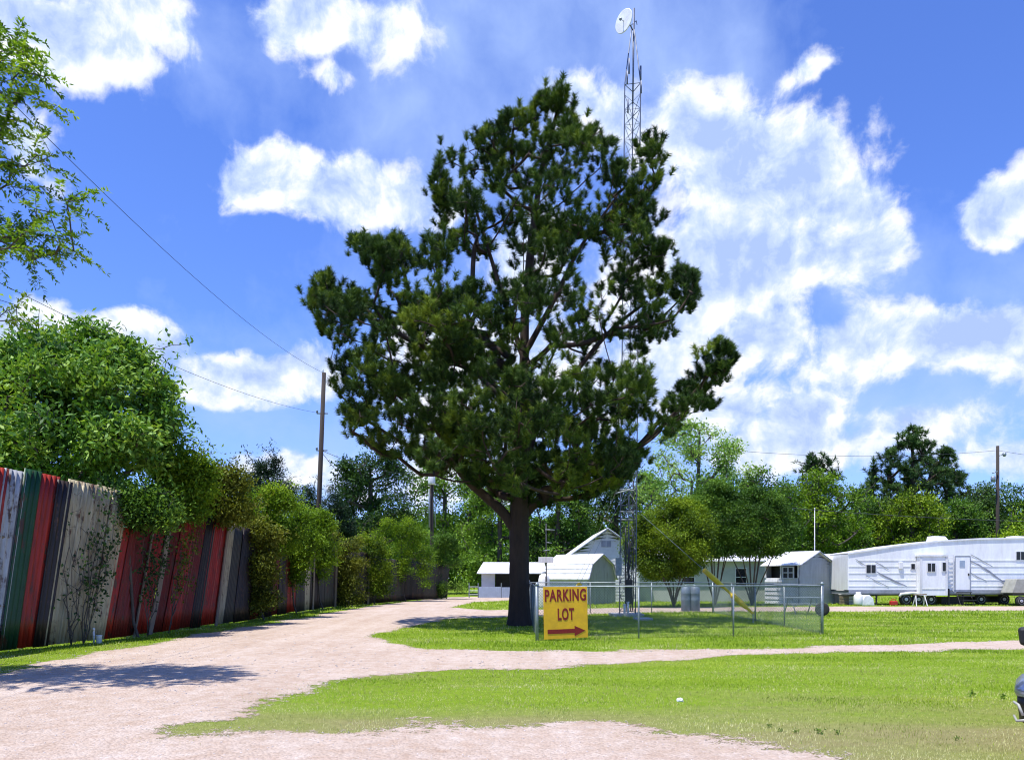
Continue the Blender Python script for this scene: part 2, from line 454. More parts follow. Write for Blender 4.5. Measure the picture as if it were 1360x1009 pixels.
def sd_gravel(x, y):
    d = sdpoly(x, y, ROAD)
    for l in (LAWN1, LAWN2): d = np.minimum(d, -sdpoly(x, y, l))
    return d + vnoise(x * .5, y, .55, 8) * np.clip(10.5 - y, 0, 2) * .45 + vnoise(x, y, .9, 3) * .5 + vnoise(x, y, .3, 4) * .22 + vnoise(x, y, 2.6, 5) * .5

# soil and lawn: one sheet out to the horizon
m, nt, out = newmat('lawn_ground'); v = coords(nt)
sep = nd(nt, 'ShaderNodeSeparateXYZ'); nt.links.new(v, sep.inputs[0])
flat = nd(nt, 'ShaderNodeMapping'); flat.inputs['Scale'].default_value = (1, 1, 0); nt.links.new(v, flat.inputs['Vector'])
fv = flat.outputs[0]
strv = nd(nt, 'ShaderNodeMapping'); strv.inputs['Scale'].default_value = (.35, 1, 0); nt.links.new(v, strv.inputs['Vector'])
n1 = noise(nt, strv.outputs[0], .55, 5, .6); n2 = noise(nt, fv, 7, 6, .7); n3 = noise(nt, fv, 45, 4, .7)
green = ramp(nt, n2, [(.3, (.15, .26, .010)), (.7, (.27, .38, .020))])
dry = ramp(nt, n2, [(.3, (.25, .22, .09)), (.72, (.38, .34, .16))])
near = math_(nt, 'MULTIPLY_ADD', sep.outputs['Y'], -.33, 3.43, clamp=True)     # drier towards the near verge
dfac = math_(nt, 'ADD', math_(nt, 'MULTIPLY_ADD', n1, 2.8, -1.52), math_(nt, 'MULTIPLY', near, 1.2), clamp=True)
c = mixc(nt, dfac, green, dry)
c = mixc(nt, math_(nt, 'MULTIPLY_ADD', n3, 1.6, -.4, clamp=True), mixc(nt, .55, c, (.05, .07, .015, 1)), c)
b = nd(nt, 'ShaderNodeBsdfPrincipled'); b.inputs['Roughness'].default_value = .95; b.inputs['Specular IOR Level'].default_value = .1
nt.links.new(c, b.inputs['Base Color'])
bp = nd(nt, 'ShaderNodeBump'); bp.inputs['Strength'].default_value = .8; bp.inputs['Distance'].default_value = .03
nt.links.new(noise(nt, fv, 30, 5, .7), bp.inputs['Height']); nt.links.new(bp.outputs[0], b.inputs['Normal'])
nt.links.new(b.outputs[0], out.inputs[0]); M['lawn'] = m
g = MB(); g.add([(-500, -60, 0), (500, -60, 0), (500, 700, 0), (-500, 700, 0)], [(0, 1, 2, 3)])
tag(g.build('ground', M['lawn']), kind='structure')

# gravel: a sheet 4 mm up whose ragged edge lets the soil through
m, nt, out = newmat('pale_gravel'); v = coords(nt)
a = nd(nt, 'ShaderNodeAttribute', attribute_name='edge')
big = noise(nt, v, .45, 5, .6); mid = noise(nt, v, 4, 6, .7); fine = noise(nt, v, 38, 5, .75)
vo = nd(nt, 'ShaderNodeTexVoronoi'); vo.inputs['Scale'].default_value = 30; nt.links.new(v, vo.inputs['Vector'])
vo2 = nd(nt, 'ShaderNodeTexVoronoi'); vo2.inputs['Scale'].default_value = 75; nt.links.new(v, vo2.inputs['Vector'])
rut = nd(nt, 'ShaderNodeMapping'); rut.inputs['Scale'].default_value = (1.6, .12, 0); rut.inputs['Rotation'].default_value = (0, 0, -.2); nt.links.new(v, rut.inputs['Vector'])
big = math_(nt, 'ADD', math_(nt, 'MULTIPLY', big, .5), math_(nt, 'MULTIPLY', noise(nt, rut.outputs[0], 1.0, 4, .6), .5))
c = ramp(nt, big, [(.36, (.40, .27, .18)), (.5, (.56, .435, .34)), (.64, (.70, .60, .52))])
c = mixc(nt, .6, c, ramp(nt, mid, [(.3, (.45, .32, .23)), (.5, (.56, .455, .375)), (.72, (.72, .645, .58))]))
st = ramp(nt, vo.outputs['Color'], [(.0, (.55, .5, .47)), (.5, (.95, .92, .9)), (1, (1.2, 1.2, 1.2))])
c = mixc(nt, .35, c, st, 'MULTIPLY')
c = mixc(nt, math_(nt, 'MULTIPLY_ADD', fine, -1.7, 1.25, clamp=True), c, mixc(nt, .55, c, (.16, .12, .09, 1)))
b = nd(nt, 'ShaderNodeBsdfPrincipled'); b.inputs['Roughness'].default_value = .95; b.inputs['Specular IOR Level'].default_value = .15
nt.links.new(c, b.inputs['Base Color'])
h = math_(nt, 'ADD', math_(nt, 'MULTIPLY', vo.outputs['Distance'], -1.0), math_(nt, 'MULTIPLY', fine, .8))
bp = nd(nt, 'ShaderNodeBump'); bp.inputs['Strength'].default_value = .9; bp.inputs['Distance'].default_value = .02
nt.links.new(h, bp.inputs['Height']); nt.links.new(bp.outputs[0], b.inputs['Normal'])
en = math_(nt, 'ADD', a.outputs['Fac'], math_(nt, 'ADD', math_(nt, 'MULTIPLY_ADD', noise(nt, v, 6, 6, .75), .9, -.45), math_(nt, 'MULTIPLY_ADD', noise(nt, v, 45, 3, .7), .5, -.25)))
al = math_(nt, 'GREATER_THAN', en, 0.0)
tr = nd(nt, 'ShaderNodeBsdfTransparent'); mx = nd(nt, 'ShaderNodeMixShader')
nt.links.new(al, mx.inputs[0]); nt.links.new(tr.outputs[0], mx.inputs[1]); nt.links.new(b.outputs[0], mx.inputs[2])
nt.links.new(mx.outputs[0], out.inputs[0]); M['gravel'] = m

def gravel_sheet():
    ys = [3.0]
    while ys[-1] < 64: ys.append(ys[-1] + max(.12, ys[-1] * .012))
    ys = np.array(ys)
    xs = np.concatenate([np.arange(-22, 10, .16), np.arange(10, 62, .5)])
    X, Y = np.meshgrid(xs, ys); sd = sd_gravel(X.ravel(), Y.ravel()).reshape(X.shape)
    n, mm = X.shape; keep = sd > -1.3; q = []
    cell = keep[:-1, :-1] | keep[1:, :-1] | keep[:-1, 1:] | keep[1:, 1:]
    I, J = np.nonzero(cell); i0 = I * mm + J
    Fx = np.stack([i0, i0 + 1, i0 + mm + 1, i0 + mm], 1)
    used, inv = np.unique(Fx.ravel(), return_inverse=True)
    V = np.stack([X.ravel()[used], Y.ravel()[used], np.full(len(used), .004)], 1)
    o = fastmesh('gravel_road', V, 4, inv.reshape(-1, 4), M['gravel'])
    at = o.data.attributes.new('edge', 'FLOAT', 'POINT'); yy = Y.ravel()[used]; at.data.foreach_set('value', (sd.ravel()[used] * np.interp(yy, [8, 11, 16], [.45, .6, 1])).astype(np.float32))
    tag(o, kind='structure')
gravel_sheet()

L['grass'] = leafmat('grass_blades', (.13, .24, .002), (.28, .42, .008), (.52, .60, .08), .35, .03)
L['drygrass'] = leafmat('dry_grass_blades', (.34, .35, .11), (.54, .53, .22), (.74, .71, .40), .3, .03)

def dryness(x, y):
    near = np.clip((10.4 - y) * .33, 0, 1)
    fl = np.clip((16.5 - y) * .4, 0, 1) * (.50 + .55 * np.clip(vnoise(x * .3, y, .7, 25) * 2, -.3, 1))
    return fl + vnoise(x * .35, y, .9, 21) * 1.3 + vnoise(x * .6, y, .35, 22) * .6 + near * 1.3 - .02

def blades(x, y, h, w, rng):
    n = len(x); C = np.stack([x, y, np.zeros(n)], 1)
    a = rng.uniform(0, 2 * math.pi, n); lean = rng.uniform(.1, .75, n)
    A = unit(np.stack([np.cos(a) * lean, np.sin(a) * lean, np.ones(n)], 1))
    b = a + math.pi / 2 + rng.normal(0, .5, n); S = np.stack([np.cos(b), np.sin(b), np.zeros(n)], 1)
    return np.stack([C - S * w[:, None] * .5, C + S * w[:, None] * .5, C + A * h[:, None]], 1)

def grass_field():
    rng = np.random.default_rng(5); G1 = []; T1 = []; G2 = []; T2 = []
    def scatter(n, y0, y1, edge, h0, wk, hard=False):
        # even in the picture: density falls with distance
        u = rng.random(n); y = 1 / (1 / y0 + (1 / y1 - 1 / y0) * u) ; y = y0 * (y1 / y0) ** u
        x = (rng.random(n) * 1.52 - .76) * y
        sd = -sd_gravel(x, y); k = sd > edge
        x, y, sd = x[k], y[k], sd[k]; dr = dryness(x, y)
        cov = np.clip((sd + .7) * .9, .03, 1) * np.clip(1.1 - .75 * np.clip(dr, 0, 1), .2, 1)
        k = rng.random(len(x)) < cov; x, y, sd, dr = x[k], y[k], sd[k], dr[k]
        clump = .75 + 1.1 * np.clip(vnoise(x, y, .5, 31) + .15, 0, 1)
        h = h0 * rng.uniform(.45, 1.15, len(x)) * clump * np.clip(.5 + sd, .45, 1); w = wk * y * rng.uniform(.7, 1.3, len(x))
        V = blades(x, y, h, w, rng)
        t = .5 + vnoise(x, y, 1.3, 33) * .6 + vnoise(x * .22, y, .42, 35) * .8 + rng.normal(0, .17, len(x))
        isd = rng.random(len(x)) < np.clip(dr * .95 + .05, .04, .92)
        G1.append(V[~isd]); T1.append(t[~isd]); G2.append(V[isd]); T2.append(t[isd])
    scatter(280000, 5.5, 17, -.9, .030, .0008)
    scatter(170000, 16, 34, -.2, .06, .0008)
    scatter(60000, 30, 62, -.1, .12, .0010)
    for nm, Gs, Ts, mt in (('grass', G1, T1, L['grass']), ('dry_grass', G2, T2, L['drygrass'])):
        V = np.concatenate(Gs); t = np.concatenate(Ts); n = len(V)
        o = fastmesh(nm, V.reshape(-1, 3), 3, np.arange(3 * n).reshape(n, 3), mt, None, np.repeat(np.clip(t, 0, 1), 3))
        tag(o, 'short green lawn grass covering the ground' if nm == 'grass' else 'straw coloured dry grass mixed through the lawn', 'grass', kind='stuff')
grass_field()

def pebbles():
    rng = np.random.default_rng(9); n = 5200
    y = 5.8 * (22 / 5.8) ** rng.random(n); x = (rng.random(n) * 1.44 - .74) * y; k = sd_gravel(x, y) > -.25; x, y = x[k], y[k]; n = len(x)
    oc = np.array([(1, 0, 0), (0, 1, 0), (-1, 0, 0), (0, -1, 0), (0, 0, 1), (0, 0, -1)], float)
    fc = np.array([(0, 1, 4), (1, 2, 4), (2, 3, 4), (3, 0, 4), (1, 0, 5), (2, 1, 5), (3, 2, 5), (0, 3, 5)])
    s = rng.uniform(.006, .017, n) * np.clip(y / 9, .8, 1.5)
    V = oc[None] * s[:, None, None] * rng.uniform(.6, 1.3, (n, 6, 1)) * np.array([1, 1, .6])
    V = V + np.stack([x, y, s * .3], 1)[:, None]
    Fx = (np.arange(n) * 6)[:, None, None] + fc[None]
    o = fastmesh('loose_stones', V.reshape(-1, 3), 3, Fx.reshape(-1, 3), M['stone'])
    tag(o, 'loose pale stones scattered over the gravel', 'stones', kind='stuff')
M['stone'] = worn('loose_stone', (.60, .54, .50), (.28, .22, .18), .9, 0, 14, .9)
pebbles()
# ------------------------------------------------------------------ the tin fence along the road
FB = [np.array([-11.6, 5.0])] + [G(px, py)[:2] for px, py in ((0, 866), (130, 852), (300, 829), (390, 814), (440, 806.5), (520, 799.5), (598, 794.5))]
FL = [0]
for a, b in zip(FB, FB[1:]): FL.append(FL[-1] + np.linalg.norm(b - a))
def fat(s):
    for i in range(len(FL) - 1):
        if s <= FL[i + 1] or i == len(FL) - 2:
            t = (s - FL[i]) / (FL[i + 1] - FL[i]); return FB[i] + (FB[i + 1] - FB[i]) * t, unit(FB[i + 1] - FB[i])
def s_of_px(px):
    lo, hi = 0.0, FL[-1]
    for _ in range(40):
        m = (lo + hi) / 2; p, _d = fat(m)
        if CX + F * p[0] / p[1] < px: lo = m
        else: hi = m
    return lo
def fence_pt(px): return fat(s_of_px(px))[0]
def ftop(s):
    p, _ = fat(s)
    return float(np.interp(p[1], [5, 16, 26, 34, 41, 60], [4.05, 4.0, 3.5, 3.2, 3.1, 2.5]))
def shift(px): return float(np.interp(px, [0, 230, 305, 390], [34, 34, 18, 3]))

fence = thing('tin_fence', (*FB[0], 0), 'tall leaning fence of red, white, green and cream corrugated sheets along the road', 'fence')
def panel(a, b, mat, name='tin_sheet', dz=0, zb=.04, wob=0, off=0, pitch=.13):
    """a, b: where the sheet's top corners stand in the picture"""
    sa, sb = s_of_px(a), s_of_px(b); ba, bb = s_of_px(a - shift(a)), s_of_px(b - shift(b))
    n = max(3, int((sb - sa) / pitch) * 4); vs = []; fs = []
    th = random.uniform(-.015, .015)
    for k in range(n + 1):
        t = k / n; wv = math.sin(t * (sb - sa) / pitch * 2 * math.pi) * .03
        for j in range(7):
            h = j / 6; s = (ba + (bb - ba) * t) * (1 - h) + (sa + (sb - sa) * t) * h
            p, d = fat(s); nrm = np.array([d[1], -d[0]])
            q = p + nrm * (wv + off + th * h + wob * math.sin(h * 3.1 + t * 2) * .05)
            z = zb + (ftop(s) + dz - zb) * h
            vs.append((*q, z))
    for k in range(n):
        for j in range(6): fs.append((k * 7 + j, k * 7 + j + 1, (k + 1) * 7 + j + 1, (k + 1) * 7 + j))
    mb = MB(); mb.add(vs, fs); o = mb.build(name, M[mat], fence, True)
    sol = o.modifiers.new('thickness', 'SOLIDIFY'); sol.thickness = .003
    return o
seq = [(-560, -470, 'tin_grey'), (-470, -380, 'tin_red'), (-380, -300, 'tin_cream'), (-300, -220, 'tin_green'), (-220, -150, 'tin_red'), (-150, -80, 'tin_grey'), (-80, -34, 'tin_black'),
       (-34, 8, 'tin_red'), (8, 33, 'tin_white'), (33, 54, 'tin_green'), (54, 77.5, 'tin_red'), (77.5, 93, 'tin_black'),
       (93, 111, 'tin_cream'), (111, 131, 'tin_cream'), (131, 150, 'tin_cream'), (150, 168, 'tin_cream'), (168, 181, 'tin_red'), (181, 197, 'tin_darkred'), (197, 211, 'tin_darkred'), (211, 225, 'tin_red'),
       (232, 246, 'tin_darkred'), (246, 262, 'tin_red'), (262, 276, 'tin_darkred'), (276, 285, 'tin_black'), (285, 304, 'tin_red'), (304, 309, 'tin_cream'), (309, 324, 'tin_grey'), (324, 340, 'tin_black'),
       (340, 352, 'tin_darkred'), (352, 364, 'tin_black'), (364, 374, 'tin_darkred'), (374, 382, 'tin_black'), (382, 395, 'tin_red'), (395, 405, 'tin_grey'), (405, 414, 'tin_cream'), (414, 424, 'tin_black'), (424, 433, 'tin_grey'),
       (433, 445, 'tin_grey'), (445, 456, 'tin_black'), (456, 464, 'tin_cream'), (464, 478, 'tin_grey'), (478, 490, 'tin_black'), (490, 503, 'tin_grey'), (503, 520, 'tin_black'), (520, 540, 'tin_grey'), (540, 565, 'tin_black'), (565, 596, 'tin_grey')]
for i, (a, b, mt) in enumerate(seq):
    p, _ = fat(s_of_px(a))
    ov = 34 / p[1]; panel(a - ov, b + ov, mt, dz=random.uniform(-.06, .06) if p[1] < 40 else random.uniform(-.15, .15), off=(i % 2) * .03, zb=random.uniform(.03, .08))
def plank(a, wd, mat='oldwood', off=.07, kink=0):
    mb = MB(); pts = []
    for h in np.linspace(0, 1, 7):
        px = a - shift(a) * (1 - h) + math.sin(h * 5) * kink
        s = s_of_px(px); p, d = fat(s); nrm = np.array([d[1], -d[0]])
        z = .02 + (ftop(s) + .03) * h
        for (u, v) in ((-wd / 2, off), (wd / 2, off), (wd / 2, off + .035), (-wd / 2, off + .035)): pts.append((*(p + d * u + nrm * v), z))
    fs = [(0, 1, 2, 3), tuple(24 + k for k in (3, 2, 1, 0))]
    for j in range(6):
        for k in range(4): fs.append((j * 4 + k, j * 4 + (k + 1) % 4, j * 4 + 4 + (k + 1) % 4, j * 4 + 4 + k))
    mb.add(pts, fs); mb.build('wooden_batten', M[mat], fence)
for a, wd, kk in ((228.5, .22, 1.5), (208, .06, .3), (302, .13, .2), (416, .2, 0), (446, .22, 0), (464, .2, 0), (490, .25, 0)): plank(a, wd, kink=kk)
# rails and posts on the back of the fence
mb = MB()
for frac in (.25, .62, .9):
    for s0 in np.arange(0, FL[-1] - 2.4, 2.4):
        pts = []
        for s in (s0, s0 + 2.4):
            p, d = fat(s); nrm = np.array([d[1], -d[0]]); pts.append((*(p - nrm * .09), ftop(s) * frac))
        mb.tube(pts, .035, 4)
mb.build('fence_rails', M['oldwood'], fence)
for s0 in np.arange(0, FL[-1], 2.4):
    p, d = fat(s0); nrm = np.array([d[1], -d[0]]); q = p - nrm * .16
    MB().tube([(*q, -.2), (*q, ftop(s0) - .15)], .055, 8).build('fence_post', M['oldwood'], fence)

# bare stems and a climbing vine in front of the pale sheets
def stems_on_fence(name, label, px0, tops, seed, leafn, lmat, py_leaf=None):
    rng = np.random.default_rng(seed); s = s_of_px(px0); p, d = fat(s); nrm = np.array([d[1], -d[0]]); base = np.array([*(p + nrm * .22), 0])
    T = thing(name, base, label, 'vine'); mb = MB(); tips = []
    for (px, py) in tops:
        q, d2 = fat(s_of_px(px)); Y = q[1]; t = P(px, py, Y); t[:2] = q + nrm * rng.uniform(.12, .3)
        pts = []; j = rng.normal(0, .09, (9, 3)); j[:, :2] *= .8
        for k, h in enumerate(np.linspace(0, 1, 9)):
            c = base * (1 - h) + t * h; c = c + j[k] * math.sin(h * 3.14); c[:2] += d * math.sin(h * 3.1) * -.15; pts.append(c)
        mb.tube(pts, np.linspace(.014, .004, 9), 5); tips += pts[3:]
        for k in range(4, 9):
            e = pts[k] + rng.normal(0, .22, 3) * np.array([.4, 1, 1]) + np.array([.05, 0, .1]); mb.tube([pts[k], (pts[k] + e) / 2 + rng.normal(0, .03, 3), e], [.007, .005, .003], 4); tips.append(e)
    mb.build('trunk', M['bark2'], T, True)
    tips = np.array(tips); C = tips[rng.integers(0, len(tips), leafn)] + rng.normal(0, .12, (leafn, 3)) * np.array([.5, 1, 1])
    x_ok = C
    leaves('crown', C, rng.normal(size=C.shape) + np.array([.3, 0, -.4]), rng.normal(size=C.shape) + np.array([1, -.6, .5]), rng.uniform(.06, .12, leafn), .07, rng.uniform(0, .7, leafn), L[lmat], T)
stems_on_fence('climbing_vine', 'thin bare vine stems with a few leaves climbing the cream fence sheets', 84, [(92, 655), (100, 700), (110, 690), (118, 720), (104, 745), (96, 770)], 3, 70, 'dark')
stems_on_fence('climbing_vine', 'dark leafy vine hanging in front of the last cream fence sheet', 100, [(125, 660), (140, 650), (150, 680), (128, 750), (134, 700), (146, 720)], 4, 420, 'dark')
stems_on_fence('climbing_vine', 'brown twiggy vine spread over the dark red fence sheets', 186, [(182, 690), (196, 700), (206, 720), (215, 690)], 5, 520, 'dark')
stems_on_fence('climbing_vine', 'vine with pale dead leaves between the wooden batten and the red sheet', 214, [(236, 700), (244, 720), (252, 700), (262, 700)], 6, 420, 'olive')
#stems_on_fence('climbing_vine', 'bare stem leaning on the green and red fence sheets at the left', 36, [(20, 740), (26, 715), (14, 760), (30, 780)], 8, 30, 'olive')

# small things at the foot of the fence
q = P(124.5, 853, 18.6); T = thing('standpipe', (q[0], q[1], 0), 'thin white plastic pipe standing at the foot of the tin fence', 'pipe')
MB().tube([(q[0], q[1], 0), (q[0], q[1], .36)], .022, 10).tube([(q[0], q[1], .30), (q[0], q[1], .37)], .029, 10).build('pipe', M['plastic_white'], T, True)
q = P(131.5, 853, 18.5); mb = MB(); mb.lathe([(.045, 0), (.06, .02), (.068, .18), (.072, .185), (.072, .2), (.06, .2), (.055, .03), (0, .03)], (q[0], q[1], 0))
tag(mb.build('bucket', M['plastic_white'], smooth=True, org=(q[0], q[1], 0)), 'small white bucket on the grass beside the thin white pipe', 'bucket')
# ------------------------------------------------------------------ the big pine
PINE = [(745, 113), (715, 125), (700, 150), (668, 148), (650, 168), (625, 178), (618, 195), (582, 203), (571, 240), (580, 288), (556, 312), (548, 335), (530, 302), (512, 325), (500, 318), (466, 312), (462, 330), (484, 350), (500, 372), (480, 388), (452, 362), (420, 362), (409, 402), (425, 440), (445, 462), (432, 490), (446, 512), (446, 545), (456, 578), (492, 592), (515, 610), (548, 612), (575, 625), (610, 632), (645, 655), (690, 672), (740, 672), (800, 655), (835, 640), (850, 610), (900, 575), (915, 545), (955, 542), (930, 520), (972, 505), (983, 478), (965, 450), (938, 450), (922, 465), (908, 480), (912, 498), (890, 522), (872, 530), (862, 505), (868, 472), (888, 450), (905, 440), (900, 425), (925, 405), (930, 365), (900, 352), (888, 372), (878, 350), (890, 320), (868, 318), (888, 288), (860, 262), (878, 240), (886, 185), (870, 172), (845, 170), (830, 190), (805, 185), (790, 160), (775, 180), (763, 150), (768, 122)]
TY = 25.4
def build_pine():
    base = np.array([.25, TY, 0])
    tr = [base, P(690, 690, TY), P(692, 600, TY), P(696, 500, TY + .1), P(697, 420, TY), P(706, 320, TY), P(718, 230, TY + .1), P(740, 150, TY)]
    # explicit clumps at the silhouette's lobes
    pts = [(655, 195), (680, 205), (662, 235), (702, 205), (690, 240), (640, 225), (722, 200), (742, 215), (748, 130), (722, 140), (700, 165), (672, 165), (648, 185), (600, 215), (585, 235), (585, 262), (470, 325), (505, 335), (530, 318), (432, 375), (425, 398), (440, 425), (445, 505), (455, 550), (480, 580), (520, 598), (915, 370), (905, 395), (965, 462), (958, 480), (940, 490), (935, 510), (905, 545), (860, 190), (872, 205), (868, 235), (875, 285), (880, 325), (780, 180), (765, 165), (700, 530), (725, 560), (690, 560), (740, 520), (665, 560), (620, 425), (600, 440), (570, 430), (590, 380)]
    rng = np.random.default_rng(2); ex = []
    for a, b in pts[:40]:
        ex.append(P(a, b, TY + rng.uniform(-1.2, 1.2)))
    for a, b in pts[40:45]: ex.append(P(a, b, TY - 5.2))
    for a, b in pts[45:]: ex.append(P(a, b, TY - 4.2))
    for _ in range(52):                                       # the heavy skirt low in the middle
        a = rng.uniform(560, 850); b = rng.uniform(540, 655) - abs(a - 700) * .18; ex.append(P(a, b, TY + rng.choice([-1, 1]) * rng.uniform(1.2, 4.5)))
    T, sk = make_tree('pine_tree', 'large dark pine with a wide tufted crown standing beside the yellow sign', 'tree', None, PINE, TY, base, L['pine'], M['bark'], 21,
                      nl=370, lr=.68, nsub=17, dfac=.76, per=104, spread=.19, lsize=.20, wfac=.095, style='pine', trunk=tr, tr=.27, zok=3.3, rt=.0042, k=1.3, step=.3, tmean=.42, up=1.5, extra_lobes=np.array(ex), dmin=.6)
    # trunk with fluted bark, and the long low limbs
    tk = [o for o in T.children if o.name.startswith('trunk')][0]
    mb = MB(); n = 26; vs = []; fs = []; H = np.concatenate([[-.1, 0, .1, .25, .5], np.arange(.8, 4.6, .18)])
    for i, z in enumerate(H):
        x = np.interp(z, [0, tr[1][2]], [.25, tr[1][0]]); r = np.interp(z, [0, .25, .9, 3.6, 4.6], [.43, .36, .325, .31, .27])
        for k in range(n):
            t = 2 * math.pi * k / n; rr = r * (1 + .055 * math.sin(7 * t + z * 1.3) + .05 * math.sin(3 * t - z * .7) + random.uniform(-.035, .035)); vs.append((x + rr * math.cos(t), TY + rr * math.sin(t), z))
    for i in range(len(H) - 1):
        for k in range(n): fs.append((i * n + k, i * n + (k + 1) % n, (i + 1) * n + (k + 1) % n, (i + 1) * n + k))
    mb.add(vs, fs)
    def limb(l, r0, r1):
        p = np.array([P(*q) for q in l]); m = 24; s = np.linspace(0, len(p) - 1, m); pts = []
        for q in s:
            i = min(int(q), len(p) - 2); f = q - i; a = p[max(i - 1, 0)]; b = p[i]; c = p[i + 1]; d = p[min(i + 2, len(p) - 1)]
            pts.append(.5 * (2 * b + (c - a) * f + (2 * a - 5 * b + 4 * c - d) * f * f + (3 * b - a - 3 * c + d) * f ** 3))
        mb.tube(pts, np.linspace(r0, r1, m) * (1 + np.random.default_rng(3).normal(0, .04, m)), 9)
    limb([(690, 712, TY), (668, 680, TY), (640, 655, TY), (608, 622, TY - .2), (585, 575, TY - .4), (560, 540, TY - .5), (520, 500, TY - .6)], .20, .05)
    limb([(612, 628, TY - .2), (580, 600, TY), (540, 590, TY + .3), (490, 560, TY + .5)], .10, .04)
    limb([(692, 690, TY), (730, 650, TY + .2), (780, 625, TY + .5), (850, 590, TY + .6), (900, 545, TY + .5), (940, 500, TY + .3)], .16, .04)
    limb([(693, 640, TY), (715, 560, TY + .6), (760, 500, TY + 1), (810, 440, TY + 1.2), (860, 400, TY + 1)], .15, .04)
    limb([(694, 600, TY), (660, 520, TY + .6), (620, 470, TY + .8), (560, 430, TY + .9), (480, 400, TY + .8)], .14, .04)
    limb([(697, 470, TY), (735, 400, TY - .2), (770, 330, TY - .3), (820, 260, TY - .2)], .11, .03)
    limb([(697, 480, TY), (670, 400, TY + .3), (645, 320, TY + .2), (620, 240, TY)], .11, .03)
    me = mb.build('trunk', M['bark'], T, True)
    # one mesh for the whole wood of the tree
    import bmesh
    bm = bmesh.new(); bm.from_mesh(tk.data); bm.from_mesh(me.data); bm.to_mesh(tk.data); bm.free()
    bpy.data.objects.remove(me)
build_pine()

# ------------------------------------------------------------------ trees behind the tin fence
rng0 = np.random.default_rng(77)
def bt(name, label, poly, Y, leaf, seed, group=None, **kw):
    """tree whose foot is straight under its crown"""
    xs = [p[0] for p in poly]; cx = (min(xs) + max(xs)) / 2; b = P(cx, 800, Y); kw.setdefault('shoots', 14); kw.setdefault('bark', M['bark2']); bark = kw.pop('bark')
    return make_tree(name, label, 'tree', group, poly, Y, (b[0], Y), L[leaf], bark, seed, **kw)

make_tree('feathery_tree', 'feathery light green tree reaching in at the left over the fence', 'tree', None,
          [(-420, 420), (-380, 150), (-200, -60), (-40, -40), (10, 40), (45, 85), (38, 110), (50, 180), (45, 215), (70, 235), (85, 250), (118, 262), (100, 275), (60, 270), (72, 300), (100, 318), (80, 330), (60, 350), (50, 385), (30, 400), (15, 425), (-10, 470), (-200, 500)],
          11.0, (-12.3, 11.0), L['feather'], M['bark2'], 31, keep=False, nl=120, lr=.5, nsub=10, dfac=.45, per=52, spread=.30, lsize=.085, wfac=.32, style='spray', tr=.17, rt=.0035, k=.5, step=.25, tmean=.55, minr=.003, zok=3.5)
make_tree('leafy_tree', 'rounded leafy green tree leaning over the tin fence below the power lines', 'tree', None,
          [(-90, 700), (-110, 560), (-60, 480), (20, 455), (60, 430), (85, 450), (120, 425), (150, 450), (180, 462), (186, 482), (228, 506), (218, 532), (238, 565), (232, 600), (220, 622), (195, 640), (170, 648), (150, 660), (100, 650), (40, 640)],
          22.5, (-13.8, 22.8), L['broad'], M['bark2'], 32, nl=170, lr=.6, nsub=12, dfac=.75, per=36, spread=.22, lsize=.20, wfac=.42, shoots=30, tr=.11, rt=.006, k=.5, tmean=.55)

sh = [ # outline, leaf, offset from the fence (m towards road), label
 ([(208, 690), (212, 650), (228, 625), (250, 612), (270, 622), (275, 655), (262, 690)], 'bright', -1.1, 'yellow green shrub just above the fence right of the leafy tree', 3.5),
 ([(250, 690), (255, 645), (275, 620), (300, 612), (316, 640), (325, 680), (300, 700)], 'olive', -1.2, 'brownish feathery shrub above the fence next to the yellow green one', 3.5),
 ([(108, 658), (140, 652), (175, 662), (215, 675), (235, 688), (205, 692), (178, 686), (165, 704), (150, 684), (142, 700), (130, 680)], 'mid', .25, 'dark overhanging creeper on the top of the dark red sheets', 3),
 ([(305, 720), (312, 670), (330, 655), (365, 650), (385, 665), (395, 705), (385, 735), (330, 740)], 'bright', -.7, 'bright green shrub in front of the dark juniper by the fence', 3),
 ([(312, 790), (308, 720), (318, 690), (345, 690), (362, 720), (360, 790), (345, 812), (322, 810)], 'olive', .45, 'olive brown creeper mass hanging over the fence right of the red sheet', 3),
 ([(350, 780), (352, 700), (375, 675), (405, 680), (420, 710), (405, 760), (372, 790)], 'bright', .3, 'bright green creeper mass over the fence left of the tall pole', 3),
 ([(395, 745), (400, 690), (418, 672), (440, 690), (447, 730), (430, 765), (405, 760)], 'bright', .3, 'green shrub growing around the foot of the tall pole', 3),
 ([(425, 800), (424, 725), (440, 705), (465, 705), (478, 735), (478, 796), (450, 804)], 'olive', .35, 'olive creeper just right of the tall pole', 3),
 ([(465, 796), (468, 730), (485, 712), (508, 720), (516, 760), (512, 794)], 'myrtle', .35, 'dull green creeper in the middle of the far fence', 3),
 ([(495, 794), (492, 730), (505, 695), (535, 688), (560, 700), (575, 740), (568, 790)], 'bright', .3, 'tall bright bush over the far fence left of the pole with the white box', 3),
 ([(550, 792), (552, 740), (575, 712), (600, 712), (618, 740), (612, 785), (598, 793)], 'mid', .2, 'dark green bush where the far fence ends', 3),
]
